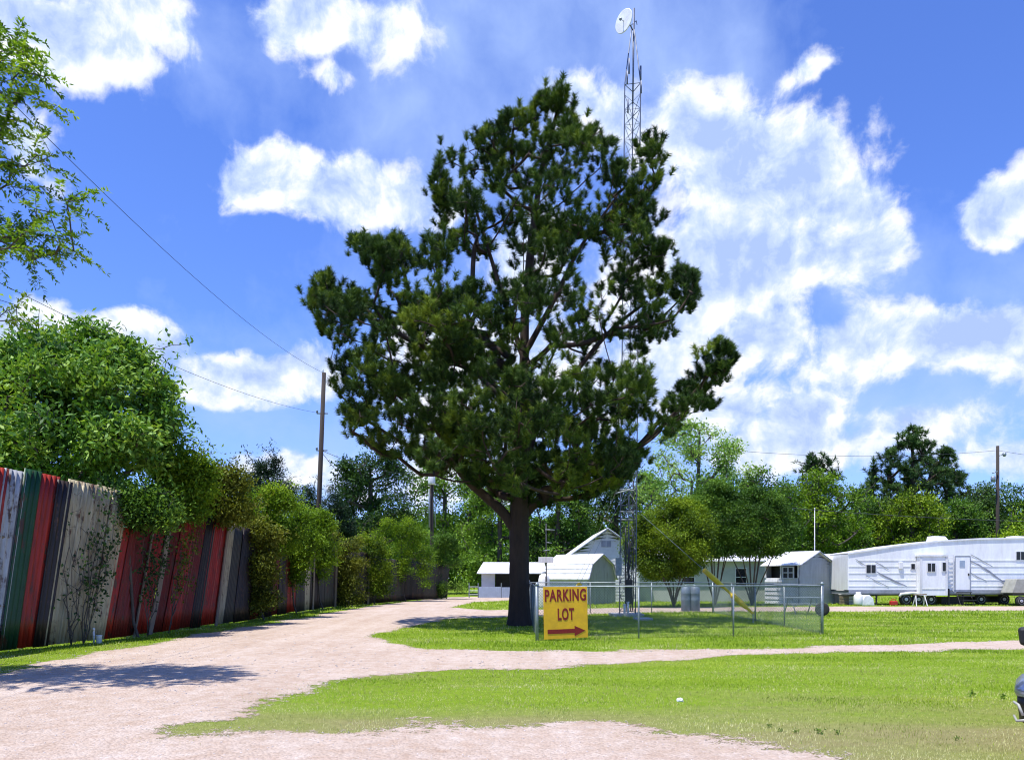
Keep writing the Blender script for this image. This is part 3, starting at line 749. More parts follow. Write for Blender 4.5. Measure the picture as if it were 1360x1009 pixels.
for i, (poly, lf, off, lab, lp) in enumerate(sh):
    xs = [p[0] for p in poly]; cx = (min(xs) + max(xs)) / 2; p, d = fat(s_of_px(cx)); nrm = np.array([d[1], -d[0]]); q = p + nrm * off
    Y = q[1]; w = (max(xs) - min(xs)) / F * Y
    # outline was read at this depth
    make_tree('creeper_bush' if off > 0 else 'shrub', lab, 'shrub', 'shrubs and creepers along the tin fence', poly, Y, (q[0] , q[1]), L[lf], M['bark2'], 40 + i,
              shoots=26, keep=False, nl=48, lr=.32, nsub=9, dfac=.12 if off > 0 else .5, per=46, spread=.19, lsize=.13, wfac=.42, tr=.04, rt=.005, k=.3, step=.25, tmean=.5, dmin=.25, zok=.4)

juni = 'dark junipers behind the tin fence'
bt('juniper', 'dark juniper rising behind the bright shrub left of the tall pole', [(318, 710), (318, 670), (328, 640), (340, 618), (368, 612), (386, 640), (400, 668), (405, 715)], 44, 'juniper', 51, juni, nl=60, lr=.5, nsub=9, per=44, spread=.2, lsize=.2, wfac=.25, tr=.13, rt=.008, tmean=.45)
bt('juniper', 'small pointed juniper just left of the tall pole', [(392, 710), (396, 668), (408, 640), (414, 655), (424, 672), (426, 712)], 47, 'juniper', 52, juni, nl=26, lr=.4, nsub=8, per=40, spread=.2, lsize=.2, wfac=.25, tr=.1, rt=.008, tmean=.4)
bt('juniper', 'dark juniper just right of the tall pole', [(428, 720), (430, 665), (440, 640), (452, 660), (466, 690), (470, 720)], 50, 'juniper', 53, juni, nl=30, lr=.45, nsub=8, per=40, spread=.2, lsize=.2, wfac=.25, tr=.1, rt=.008, tmean=.4)

far = 'trees beyond the end of the road'
bt('far_tree', 'dark airy tree right of the tall pole under the pine limb', [(440, 720), (450, 650), (447, 622), (465, 610), (485, 603), (515, 600), (532, 612), (546, 640), (545, 690), (540, 720)], 66, 'dark', 61, far, nl=75, lr=.85, nsub=9, per=26, spread=.36, lsize=.30, wfac=.5, tr=.25, rt=.016, tmean=.5)
bt('far_tree', 'bright tree behind the pole with the white box', [(525, 780), (530, 690), (545, 640), (570, 610), (610, 600), (640, 625), (652, 680), (650, 780)], 74, 'mid', 62, far, nl=85, lr=1.0, nsub=9, per=24, spread=.4, lsize=.32, wfac=.5, tr=.25, rt=.016, tmean=.7)
bt('far_tree', 'pale green tree with hanging foliage just left of the pine trunk', [(612, 780), (618, 700), (630, 640), (665, 610), (700, 640), (712, 700), (715, 780)], 68, 'mid', 63, far, nl=70, lr=.9, nsub=9, per=28, spread=.38, lsize=.3, wfac=.45, tr=.22, rt=.016, tmean=.85)
bt('far_tree', 'dark tree right of the pine trunk behind the antenna pole', [(690, 790), (695, 680), (720, 620), (770, 620), (785, 690), (780, 790)], 66, 'mid', 64, far, nl=80, lr=.9, nsub=9, per=26, spread=.38, lsize=.3, wfac=.45, tr=.25, rt=.016, tmean=.45)
bt('far_tree', 'dark green tree behind the gable of the white house', [(760, 780), (765, 680), (790, 600), (830, 590), (865, 640), (870, 780)], 72, 'dark', 65, far, nl=80, lr=1.0, nsub=9, per=26, spread=.4, lsize=.32, wfac=.45, tr=.25, rt=.016, tmean=.7)
bt('far_tree', 'tall pale leaved tree behind the house right of the tower', [(845, 740), (850, 640), (868, 590), (895, 562), (925, 552), (948, 572), (972, 572), (992, 605), (1000, 640), (1000, 740)], 62, 'broad', 66, far, nl=95, lr=.85, nsub=9, per=26, spread=.32, lsize=.26, wfac=.45, tr=.25, rt=.014, tmean=.8)
bt('far_tree', 'dense dark green tree behind the striped shed', [(960, 760), (965, 680), (985, 640), (1015, 622), (1045, 640), (1060, 690), (1060, 760)], 58, 'mid', 67, far, nl=80, lr=.8, nsub=9, per=28, spread=.32, lsize=.25, wfac=.45, tr=.2, rt=.013, tmean=.5)
bt('far_tree', 'bright broad tree behind the thin white mast', [(1025, 770), (1025, 680), (1045, 640), (1065, 628), (1105, 625), (1135, 645), (1150, 700), (1150, 770)], 66, 'bright', 68, far, nl=100, lr=.9, nsub=9, per=26, spread=.36, lsize=.27, wfac=.45, tr=.22, rt=.014, tmean=.4)

frow = 'trees behind the white trailer'
bt('pine_tree', 'small distant pine top above the bright broad tree', [(1052, 690), (1060, 630), (1072, 612), (1078, 600), (1092, 597), (1100, 610), (1114, 618), (1118, 640), (1118, 690)], 100, 'dark', 71, frow, nl=60, lr=.8, nsub=8, per=30, spread=.4, lsize=.55, wfac=.16, style='pine', tr=.3, rt=.02, tmean=.45, bark=M['bark'])
bt('pine_tree', 'broad dark distant pine standing above the white trailer', [(1128, 720), (1132, 660), (1150, 640), (1160, 612), (1180, 600), (1186, 580), (1200, 575), (1212, 565), (1226, 572), (1242, 574), (1250, 592), (1266, 600), (1272, 622), (1284, 632), (1294, 662), (1298, 720)], 88, 'dark', 72, frow, nl=230, lr=.85, nsub=10, per=34, spread=.4, lsize=.5, wfac=.14, style='pine', tr=.35, rt=.02, tmean=.55, bark=M['bark'])
for i, (a, b, top, Y, lf, tm, lab) in enumerate([
    (1112, 1190, 662, 74, 'mid', .5, 'mid green tree behind the left end of the trailer'),
    (1170, 1250, 655, 72, 'myrtle', .5, 'olive green tree behind the sloping part of the trailer roof'),
    (1232, 1300, 660, 75, 'mid', .55, 'rounded tree behind the roof unit of the trailer'),
    (1282, 1330, 640, 82, 'dark', .7, 'dark tree just left of the right hand pole'),
    (1318, 1400, 628, 84, 'mid', .5, 'taller green tree right of the right hand pole'),
    (1325, 1400, 690, 70, 'bright', .5, 'small bright bush tree low at the right edge'),
    (1390, 1500, 640, 80, 'mid', .5, 'green tree beyond the right edge of the row')]):
    c = (a + b) / 2
    poly = [(a, 760), (a - 4, top + 35), (a + (c - a) * .4, top + 10), (c, top), (b - (b - c) * .4, top + 8), (b + 4, top + 34), (b, 760)]
    bt('far_tree', lab, poly, Y, lf, 80 + i, frow, nl=70, lr=.85, nsub=9, per=26, spread=.38, lsize=.3, wfac=.45, tr=.22, rt=.015, tmean=tm)
for i, (a, b, top, Y, lf, tm, lab) in enumerate([
    (-700, -500, 560, 50, 'mid', .5, 'green tree far left of the road behind the fence'),
    (-480, -250, 580, 46, 'dark', .6, 'dark tree left of the road behind the fence')]):
    c = (a + b) / 2
    bt('far_tree', lab, [(a, 770), (a, top + 60), (c, top), (b, top + 60), (b, 770)], Y, lf, 120 + i, None, nl=50, lr=1.2, nsub=8, per=24, spread=.5, lsize=.35, wfac=.45, tr=.25, rt=.02, tmean=tm)

# far wood: one mass nobody could count
def wood():
    rng = np.random.default_rng(99); n = 52000
    az = np.radians(rng.uniform(-52, 52, n)); R = rng.uniform(118, 150, n)
    x = R * np.sin(az); y = R * np.cos(az)
    top = 8.5 + 3.0 * (vnoise(x, y * .4, 7, 41) + .5) + 2 * vnoise(x, y, 3, 42)
    z = top * (1 - rng.random(n) ** 1.5 * .95)
    C = np.stack([x, y, z], 1)
    A = rng.normal(size=C.shape); N_ = rng.normal(size=C.shape) * .6 + np.array([0, -.2, .9])
    t = .45 + vnoise(x, y, 5, 43) * .6 + rng.normal(0, .15, n)
    tag(leaves('distant_wood', C, A, N_, rng.uniform(.8, 1.5, n), .75, t, L['mid'], None), 'distant line of dark green woodland along the horizon', 'wood', kind='stuff')
wood()

# crape myrtles before the house
def myrtle(px, Y, poly, lab, seed, leaf='myrtle', stems=5, tmean=.5, spreadx=30):
    rng = np.random.default_rng(seed); b = P(px, 803, Y); st = []
    for k in range(stems):
        a = (k / (stems - 1) - .5) * 2; j = rng.uniform(-.5, .5)
        st.append([np.array([b[0] + a * .28, Y + j * .3, .9]), P(px + a * spreadx * .6, 762, Y) + np.array([0, j, 0]), P(px + a * spreadx, 735, Y) + np.array([0, j * 2, 0])])
    make_tree('crape_myrtle', lab, 'tree', 'crape myrtles before the house', poly, Y, (b[0], Y), L[leaf], M['myrtle_bark'], seed, nl=110, lr=.5, nsub=12, dfac=.8, per=60, spread=.2, lsize=.13, wfac=.45,
              stems=st, tr=.05, rt=.0055, k=.4, step=.25, tmean=tmean, zok=2.4)
myrtle(895, 41, [(838, 752), (832, 722), (840, 700), (858, 682), (880, 668), (905, 664), (928, 675), (944, 695), (948, 722), (938, 752), (905, 764), (862, 768)], 'round olive green crape myrtle with many stems behind the chain link fence', 91)
myrtle(950, 44, [(905, 735), (908, 690), (925, 655), (950, 640), (975, 655), (985, 690), (978, 732), (945, 738), (912, 732)], 'crape myrtle behind the upper yellow guy guard, middle of the three', 92, 'mid', 6, .6, 18)
myrtle(999, 43.5, [(962, 742), (968, 690), (985, 655), (1012, 648), (1040, 665), (1050, 700), (1046, 730), (1010, 738), (976, 734)], 'crape myrtle with dark stems before the striped shed', 93, 'mid', 6, .45, 22)
# ------------------------------------------------------------------ sheds and house
def lap(mb, p0, p1, z0, z1, pitch=.2, lip=.022, th=.05, nrm=None):
    """lapped boards between two floor points, standing proud along nrm; z1 may be a function of t"""
    p0 = np.array(p0, float); p1 = np.array(p1, float)
    d = unit(p1 - p0); nrm = np.array([d[1], -d[0]]) if nrm is None else np.array(nrm)
    zt = z1 if callable(z1) else (lambda t: z1)
    zmax = max(zt(t) for t in (0, .25, .5, .75, 1)); ts_ = [0, .25, .5, .75, 1]; z = z0
    while z < zmax - .005:
        zn = min(z + pitch, zmax)
        for ta, tb in zip(ts_, ts_[1:]):
            za, zb = min(zn, zt(ta)), min(zn, zt(tb))
            if za <= z + .004 and zb <= z + .004: continue
            ra, rb = zt(ta), zt(tb); ua, ub = ta, tb
            if ra < z + .004: ua = ta + (tb - ta) * (z + .004 - ra) / (rb - ra)
            if rb < z + .004: ub = ta + (tb - ta) * (z + .004 - ra) / (rb - ra)
            za, zb = min(zn, zt(ua)), min(zn, zt(ub))
            za, zb = max(za, z + .004), max(zb, z + .004)
            A = p0 + (p1 - p0) * ua; B = p0 + (p1 - p0) * ub
            vs = []
            for q in (A, B):
                vs += [(*(q - nrm * th), z), (*(q + nrm * lip), z)]
            vs += [(*(A - nrm * th), za), (*A, za), (*(B - nrm * th), zb), (*B, zb)]
            mb.add(vs, [(0, 1, 3, 2), (1, 5, 7, 3), (5, 4, 6, 7), (0, 2, 6, 4), (0, 4, 5, 1), (2, 3, 7, 6)])
        z = zn
    return mb

def obox(mb, o, u, a0, a1, b0, b1, z0, z1):
    """box in the frame of point o, direction u (a) and its left normal w (b)"""
    w = np.array([-u[1], u[0]]); c = [o + u * a + w * b for a, b in ((a0, b0), (a1, b0), (a1, b1), (a0, b1))]
    return mb.hexa([(*q, z0) for q in c], [(*q, z1) for q in c])

# barn-roofed shed: corner nearest to the road, long side runs left, gable end faces right
c0 = G(781, 802.5)[:2]; th = math.radians(48); ul = np.array([-math.cos(th), math.sin(th)]); ue = np.array([math.sin(th), math.cos(th)]); Ls, We = 3.7, 2.45
T = thing('barn_shed', (*c0, 0), 'white roofed barn shaped shed with grey gable end behind the yellow sign', 'shed', None)
prof = [(0, 1.5), (.28, 2.3), (We / 2, 2.92), (We - .28, 2.3), (We, 1.5)]
mb = MB()
poly = [(0, 0)] + prof + [(We, 0)]
mb.hexa([(*(c0 + ue * a), z) for a, z in poly], [(*(c0 + ue * a + ul * .05), z) for a, z in poly])
for k in range(1, 10): obox(mb, c0 - ul * .012, ue, We * k / 10 - .01, We * k / 10 + .01, 0, .012, .05, 1.5 + min(k, 10 - k) * .12)
mb.build('gable_wall', M['grey_siding'], T)
mb = MB(); lap(mb, c0 + ul * Ls, c0 + ul * .05, 0, 1.5, .2, nrm=-ue); mb.build('side_wall', M['pale_siding'], T)
mb = MB(); lap(mb, c0 + ue * We + ul * .05, c0 + ue * We + ul * Ls, 0, 1.5, .2, nrm=ue); mb.hexa([(*(c0 + ul * (Ls) + ue * a), z) for a, z in poly], [(*(c0 + ue * a + ul * (Ls + .05)), z) for a, z in poly]); mb.build('rear_wall', M['pale_siding'], T)
mb = MB(); pr = [(-.12, 1.42)] + prof + [(We + .12, 1.42)]
for (a, za), (b, zb) in zip(pr, pr[1:]):
    A = [c0 + ue * a - ul * .1, c0 + ue * b - ul * .1, c0 + ue * b + ul * (Ls + .1), c0 + ue * a + ul * (Ls + .1)]
    zz = (za, zb, zb, za); mb.hexa([(*q, z + .012) for q, z in zip(A, zz)], [(*q, z + .062) for q, z in zip(A, zz)])
    nseam = 2 if abs(b - a) < .5 else 1
    for j in range(nseam + 1):
        t = (j + .02) / (nseam + 1); x = a + (b - a) * t; z = za + (zb - za) * t + .062
        obox(mb, c0 + ue * x, ul, -.1, Ls + .1, -.02, .02, z - .02, z + .025)
mb.build('roof', M['white_roof'], T)
mb = MB()
for (a, za), (b, zb) in zip(pr, pr[1:]): mb.tube([(*(c0 + ue * a - ul * .12), za + .03), (*(c0 + ue * b - ul * .12), zb + .03)], .035, 6)
mb.build('roof_trim', M['rv_trim'], T)

# gabled shed with a striped side wall
def gable_shed(name, lab, c0, th, Ls, We, ze, za, wall_side, wall_end, over=.18, left_side=-1, group=None, end_pitch=.2, window=None, porch=None):
    ul = np.array([-math.cos(th), math.sin(th)]); ue = np.array([math.sin(th), math.cos(th)])
    T = thing(name, (*c0, 0), lab, 'shed', group)
    mb = MB(); top = lambda t: ze + (za - ze) * (1 - abs(2 * t - 1))
    lap(mb, c0, c0 + ue * We, 0, top, end_pitch, nrm=-ul); mb.build('gable_wall', wall_end, T)
    mb = MB(); lap(mb, c0 + ul * Ls + ue * We, c0 + ul * Ls, 0, top, end_pitch, nrm=ul); lap(mb, c0 + ue * We, c0 + ue * We + ul * Ls, 0, ze, .2, nrm=ue); mb.build('rear_wall', wall_end, T)
    mb = MB()
    if porch:
        lap(mb, c0 + ul * Ls, c0, 0, porch, .26, .04, nrm=-ue)
        obox(mb, c0 + ue * .0, ul, .02, .12, -.05, .05, porch, ze)
        obox(mb, c0, ul, Ls - .1, Ls, -.05, .05, porch, ze)
        obox(mb, c0, ul, Ls * .5, Ls * .5 + .1, -.05, .05, porch, ze)
        mb.build('side_wall', wall_side, T)
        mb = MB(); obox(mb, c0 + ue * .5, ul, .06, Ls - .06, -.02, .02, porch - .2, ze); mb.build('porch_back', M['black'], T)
    else:
        lap(mb, c0 + ul * Ls, c0, 0, ze, .26, .04, nrm=-ue); mb.build('side_wall', wall_side, T)
    mb = MB()
    for s, (a, b) in ((0, (-over, We / 2)), (1, (We + over, We / 2))):
        sl = (za - ze) / (We / 2); z0 = ze - sl * over + .03; z1 = za + .03
        A = [c0 + ue * a - ul * over, c0 + ue * b - ul * over, c0 + ue * b + ul * (Ls + over), c0 + ue * a + ul * (Ls + over)]
        zz = (z0, z1, z1, z0); o1 = [(*q, z) for q, z in zip(A, zz)]; o2 = [(*q, z + .05) for q, z in zip(A, zz)]
        mb.hexa(o1, o2) if s == 0 else mb.hexa(o1[::-1], o2[::-1])
    obox(mb, c0 + ue * We / 2, ul, -over, Ls + over, -.06, .06, za + .05, za + .1)
    mb.build('roof', M['white_roof'], T)
    mb = MB()
    for a, b in ((-over, We / 2), (We + over, We / 2)):
        sl = (za - ze) / (We / 2); mb.tube([(*(c0 + ue * a - ul * (over + .02)), ze - sl * over + .04), (*(c0 + ue * b - ul * (over + .02)), za + .04)], .03, 6)
    obox(mb, c0, ue, -.04, .04, -.03, .08, 0, ze); obox(mb, c0 + ue * We, ue, -.04, .04, -.03, .08, 0, ze - .02)
    mb.build('trim', M['rv_trim'], T)
    if window:
        a, z0, w, h = window; off = -.07
        mb = MB(); o = c0 + ul * a
        for (x0, x1, y0, y1) in ((0, w, 0, .06), (0, w, h - .06, h), (0, .06, .06, h - .06), (w - .06, w, .06, h - .06), (.06, w - .06, h / 2 - .025, h / 2 + .025), (w / 2 - .02, w / 2 + .02, .06, h - .06)):
            obox(mb, o, ul, x0, x1, .045, .105, z0 + y0, z0 + y1)
        wf = mb.build('window', M['white_paint'], T)
        mb = MB(); obox(mb, o, ul, .03, w - .03, .03, .055, z0 + .03, z0 + h - .03); mb.build('pane', M['glass'], wf)
    return T
c3 = G(1062, 802.5)[:2]
gable_shed('storage_shed', 'grey gabled shed with white striped side and small window by the picnic table', c3, math.radians(61), 2.6, 2.95, 2.33, 3.06, M['white_paint'], M['grey_siding'], .2, porch=1.55, window=(.35, 1.5, .85, .72))
c4 = np.array([20.6, 46.5])
gable_shed('storage_shed', 'low white shed half hidden between the striped shed and the trailer', c4, math.radians(20), 3.4, 2.2, 2.1, 2.95, M['white_paint'], M['grey_siding'], .15)

# open fronted shed at the end of the road
o = np.array([-2.45, 60.5]); T = thing('open_shed', (*o, 0), 'small white roofed shed with a dark open front at the end of the road', 'shed')
mb = MB(); mb.box(-2.4, -1.35, 60.4, 60.5, 0, 1.95).box(-2.4, -2.3, 60.5, 63, 0, 1.95); mb.build('wall', M['pale_siding'], T); MB().box(2.2, 2.3, 60.4, 63, 0, 1.95).build('wall', M['pale_siding'], T)
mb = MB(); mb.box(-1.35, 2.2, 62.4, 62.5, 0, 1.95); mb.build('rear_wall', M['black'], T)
mb = MB(); mb.hexa([(-2.75, 60.0, 1.86), (2.6, 60.0, 1.86), (2.6, 61.7, 2.72), (-2.3, 61.7, 2.72)], [(-2.75, 60.0, 1.93), (2.6, 60.0, 1.93), (2.6, 61.7, 2.79), (-2.3, 61.7, 2.79)])
mb.hexa([(-2.3, 61.7, 2.72), (2.6, 61.7, 2.72), (2.6, 63.4, 1.86), (-2.75, 63.4, 1.86)], [(-2.3, 61.7, 2.79), (2.6, 61.7, 2.79), (2.6, 63.4, 1.93), (-2.75, 63.4, 1.93)]); mb.build('roof', M['white_roof'], T)
# low blue grey wall of sheets in front of it
T = thing('sheet_wall', (-3.3, 59, 0), 'low blue grey sheet wall at the end of the road before the open shed', 'fence')
for x0, x1, h in ((-2.55, -.85, .86), (-.8, .9, .82), (.95, 2.6, .84)):
    mb = MB(); nn = 24
    for k in range(nn):
        a = x0 + (x1 - x0) * k / nn; b = x0 + (x1 - x0) * (k + 1) / nn; mb.box(a, b, 59 - (.02 if k % 2 else 0), 59.04, .03, h)
    mb.build('sheet', M['bluewall'], T)
for x in (-3.3, -2.6, -.82, .92): MB().tube([(x, 59.1, 0), (x, 59.1, 1.15)], .04, 8).build('post', M['galv'], T)
mb = MB()
for z in (.25, .55, .85): mb.tube([(-3.3, 59.08, z), (-2.6, 59.08, z)], .025, 6)
mb.build('gate_rails', M['galv'], T)

# house: gable towards the road and a long wing to the right
hx0, hx1, hy = 4.1, 8.3, 50.0
T = thing('white_house', (6.2, hy, 0), 'long pale house with a white gable and white roof behind the crape myrtles', 'house')
mb = MB(); top = lambda t: 3.2 + 1.5 * (1 - abs(2 * t - 1)); lap(mb, (hx0, hy), (hx1, hy), 0, top, .22, .02, nrm=(0, -1)); mb.build('gable_wall', M['pale_siding'], T)
mb = MB(); mb.box(hx0, hx0 + .1, hy + .06, hy + 9, 0, 3.2).box(hx1 - .1, hx1, hy + .06, hy + 9, 0, 3.2).box(hx0 + .1, hx1 - .1, hy + 8.9, hy + 9, 0, 3.2); mb.build('side_walls', M['pale_siding'], T)
for a in (5.95, 6.3):
    f = MB().box(a - .14, a + .14, hy - .05, hy - .022, 3.55, 3.95).build('vent', M['rv_trim'], T)
mb = MB(); xm = (hx0 + hx1) / 2
for a, s in ((hx0 - .3, 1), (hx1 + .3, -1)):
    b1 = [(a, hy - .35, 3.02), (xm, hy - .35, 4.72), (xm, hy + 9.2, 4.72), (a, hy + 9.2, 3.02)]; t1 = [(x, y, z + .08) for x, y, z in b1]
    mb.hexa(b1, t1) if s == 1 else mb.hexa(b1[::-1], t1[::-1])
mb.build('roof', M['white_roof'], T)
mb = MB()
for a in (hx0 - .3, hx1 + .3): mb.tube([(a, hy - .37, 3.04), (xm, hy - .37, 4.74)], .05, 6)
mb.build('barge_board', M['grey_siding'], T)
mb = MB(); wx0, wx1 = 8.3, 17.4
for a, b in ((wx0, 11.2), (12.0, 14.6), (15.4, wx1)): mb.box(a + .001, b, hy + .3, hy + .42, 0, 2.72)
mb.box(11.2, 12.0, hy + .3, hy + .42, 0, 1.1).box(11.2, 12.0, hy + .3, hy + .42, 2.1, 2.72).box(14.6, 15.4, hy + .3, hy + .42, 0, 1.0).box(14.6, 15.4, hy + .3, hy + .42, 2.2, 2.72)
mb.box(wx1 - .1, wx1, hy + .42, hy + 7.4, 0, 2.7); mb.box(wx0, wx1 - .1, hy + 7.3, hy + 7.4, 0, 2.7); mb.build('wing_wall', M['cream_siding'], T)
for a, b, z0, z1 in ((11.2, 12.0, 1.1, 2.1), (14.6, 15.4, 1.0, 2.2)):
    wf = MB().box(a, b, hy + .27, hy + .33, z0, z0 + .06).box(a, b, hy + .27, hy + .33, z1 - .06, z1).box(a, a + .06, hy + .27, hy + .33, z0 + .06, z1 - .06).box(b - .06, b, hy + .27, hy + .33, z0 + .06, z1 - .06).box(a + .06, b - .06, hy + .28, hy + .33, (z0 + z1) / 2 - .025, (z0 + z1) / 2 + .025).build('window', M['white_paint'], T)
    MB().box(a + .06, b - .06, hy + .34, hy + .36, z0 + .06, z1 - .06).build('pane', M['glass'], wf)
mb = MB(); b1 = [(wx0 - .05, hy - .1, 2.62), (wx1 + .3, hy - .1, 2.62), (wx1 + .3, hy + 3.9, 4.35), (wx0 - .05, hy + 3.9, 4.35)]; mb.hexa(b1, [(x, y, z + .08) for x, y, z in b1])
b1 = [(wx0 - .05, hy + 3.9, 4.35), (wx1 + .3, hy + 3.9, 4.35), (wx1 + .3, hy + 7.8, 2.62), (wx0 - .05, hy + 7.8, 2.62)]; mb.hexa(b1, [(x, y, z + .08) for x, y, z in b1]); mb.build('wing_roof', M['white_roof'], T)
MB().tube([(8.12, hy - .12, 0), (8.12, hy - .12, 3.0)], .17, 12).build('downpipe', M['plastic_white'], T)

# ------------------------------------------------------------------ the long white trailer
RY = 43.6
def rx(px): return (px - CX) / F * RY
def rz(py): return CH - (py - HY) / F * RY
T = thing('white_trailer', (rx(1290), RY, 0), 'long white fifth wheel trailer with dark swooping stripes parked behind the lawn', 'trailer')
xl, xr = rx(1126), rx(1490); prof = [(1126, 735), (1150, 731.5), (1190, 725), (1245, 718.5), (1300, 715.5), (1360, 714.5), (1430, 715), (1478, 722), (1490, 745)]
# lapped body wall, drawn board by board up to the sloping roof line
mb = MB(); zb = rz(784); W = 2.5
for (a, za), (b, zb_) in zip(prof, prof[1:]):
    xa, xb = rx(a), rx(b); b0a = rz(784 if a < 1400 else 770); b0b = rz(784 if b < 1400 else 770)
    if a < 1130: b0a = rz(783)
    mb.hexa([(xa, RY, b0a), (xb, RY, b0b), (xb, RY + W, b0b), (xa, RY + W, b0a)], [(xa, RY, rz(za)), (xb, RY, rz(zb_)), (xb, RY + W, rz(zb_)), (xa, RY + W, rz(za))])
# ribs along the side
for py in (744, 752, 761, 770, 778):
    z = rz(py)
    for a, b in ((1127, 1216), (1286, 1478)):
        if py <= 744 and a < 1200: a2 = 1140
        else: a2 = a
        mb.box(rx(a2), rx(b), RY - .018, RY, z - .02, z + .035)
body = mb.build('body', M['rv_white'], T)
mb = MB()
for (a, za), (b, zb_) in zip(prof[:-1], prof[1:-1]): mb.hexa([(rx(a), RY - .05, rz(za) - .03), (rx(b), RY - .05, rz(zb_) - .03), (rx(b), RY + W + .05, rz(zb_) - .03), (rx(a), RY + W + .05, rz(za) - .03)], [(rx(a), RY - .05, rz(za) + .05), (rx(b), RY - .05, rz(zb_) + .05), (rx(b), RY + W + .05, rz(zb_) + .05), (rx(a), RY + W + .05, rz(za) + .05)])
mb.build('roof', M['white_roof'], T)
MB().box(rx(1127), rx(1405), RY - .03, RY - .004, rz(787.5), rz(783)).box(rx(1127), rx(1405), RY + .05, RY + W - .05, rz(789), rz(785)).build('skirt', M['rv_trim'], T)
# slide-out room
so = MB().box(rx(1217), rx(1252), RY - .45, RY - .02, rz(790), rz(739)); so = so.build('slide_out', M['rv_white'], T)
mb = MB().box(rx(1215.5), rx(1253), RY - .5, RY - .0, rz(739) + .002, rz(737)); mb.box(rx(1216), rx(1219), RY - .47, RY - .452, rz(790), rz(739)).box(rx(1249.5), rx(1252.5), RY - .47, RY - .452, rz(790), rz(739))
mb.box(rx(1219), rx(1249.5), RY - .47, RY - .452, rz(782), rz(781)); mb.build('slide_trim', M['white_paint'], T)
def win(px0, px1, py0, py1, y, n=1, par=T, fm='white_paint'):
    a, b, z1, z0 = rx(px0), rx(px1), rz(py0), rz(py1)
    f = MB().box(a - .03, b + .03, y - .035, y - .004, z0 - .03, z1 + .03).build('window', M[fm], par)
    mb = MB(); w = (b - a) / n
    for k in range(n): mb.box(a + w * k + .02, a + w * (k + 1) - .02, y - .045, y - .037, z0, z1)
    mb.build('pane', M['glass'], f)
win(1150, 1163, 750, 760.5, RY, 2); win(1209.5, 1215, 748.5, 755.5, RY, 1); win(1225.5, 1236, 748, 758.5, RY - .46, 2); win(1245, 1250, 747, 758, RY - .46, 1)
win(1349, 1361, 732.5, 743, RY, 2); win(1405, 1425, 738, 752, RY, 2)
# entry door with its window, ladder rail and handle
d = MB().box(rx(1268), rx(1288), RY - .035, RY - .004, rz(783), rz(738)).build('door', M['rv_white'], T)
mb = MB()
for a, b, c, e in ((1267.5, 1268.5, 738, 783), (1287.5, 1288.5, 738, 783), (1268.5, 1287.5, 737.5, 738.6)): mb.box(rx(a), rx(b), RY - .05, RY - .036, rz(e), rz(c))
mb.build('door_frame', M['rv_trim'], d)
MB().box(rx(1274), rx(1281), RY - .05, RY - .037, rz(753), rz(744)).build('pane', M['bluewall'], d)
MB().box(rx(1285), rx(1286.5), RY - .08, RY - .037, rz(764), rz(761)).build('handle', M['black'], d)
mb = MB()
for px in (1258, 1265): mb.tube([(rx(px), RY - .08, rz(785)), (rx(px), RY - .08, rz(736))], .02, 6)
for py in np.arange(740, 786, 5.5): mb.tube([(rx(1258), RY - .08, rz(py)), (rx(1265), RY - .08, rz(py))], .015, 6)
mb.build('ladder', M['white_paint'], T)
# swooping stripes: thin raised vinyl
def stripe(pts, w, name, mt):
    mb = MB()
    for i, ((a, b), (c, e)) in enumerate(zip(pts, pts[1:])):
        w0 = w * (1 - abs(2 * i / (len(pts) - 1) - 1) * .75) + .008; w1 = w * (1 - abs(2 * (i + 1) / (len(pts) - 1) - 1) * .75) + .008
        mb.hexa([(rx(a), RY - .024, rz(b) - w0), (rx(c), RY - .024, rz(e) - w1), (rx(c), RY - .0195, rz(e) - w1), (rx(a), RY - .0195, rz(b) - w0)], [(rx(a), RY - .024, rz(b) + w0), (rx(c), RY - .024, rz(e) + w1), (rx(c), RY - .0195, rz(e) + w1), (rx(a), RY - .0195, rz(b) + w0)])
    mb.build(name, M[mt], T)
stripe([(1163, 758), (1172, 763.5), (1185, 770), (1196, 775), (1204, 778)], .05, 'stripe', 'rv_trim')
stripe([(1136, 742), (1143, 747), (1150, 751)], .03, 'stripe', 'grey_siding')
stripe([(1162, 746), (1170, 750), (1180, 756)], .03, 'stripe', 'grey_siding'); stripe([(1150, 764), (1165, 772), (1180, 779)], .02, 'stripe', 'grey_siding')
stripe([(1289, 745), (1300, 750), (1314, 759), (1326, 768), (1340, 777)], .055, 'stripe', 'rv_trim')
stripe([(1289, 736), (1300, 742), (1318, 752)], .03, 'stripe', 'grey_siding'); stripe([(1289, 760), (1298, 766), (1310, 771)], .03, 'stripe', 'grey_siding')
stripe([(1362, 742), (1385, 757), (1400, 768)], .05, 'stripe', 'rv_trim')
MB().box(rx(1193), rx(1198), RY - .12, RY - .004, rz(755), rz(746)).build('porch_lamp', M['plastic_white'], T, bevel=.02)
for a, b in ((1249, 1272), (1357, 1380)):
    mb = MB(); mb.hexa([(rx(a), RY + .7, rz(719)), (rx(b), RY + .7, rz(719)), (rx(b), RY + 1.6, rz(719)), (rx(a), RY + 1.6, rz(719))], [(rx(a) + .05, RY + .78, rz(710.5)), (rx(b) - .25, RY + .78, rz(711)), (rx(b) - .25, RY + 1.5, rz(711)), (rx(a) + .05, RY + 1.5, rz(710.5))]); mb.build('roof_unit', M['white_roof'], T, bevel=.04)
MB().box(rx(1325), rx(1338), RY + .9, RY + 1.5, rz(717), rz(713)).build('roof_vent', M['white_roof'], T, bevel=.03)
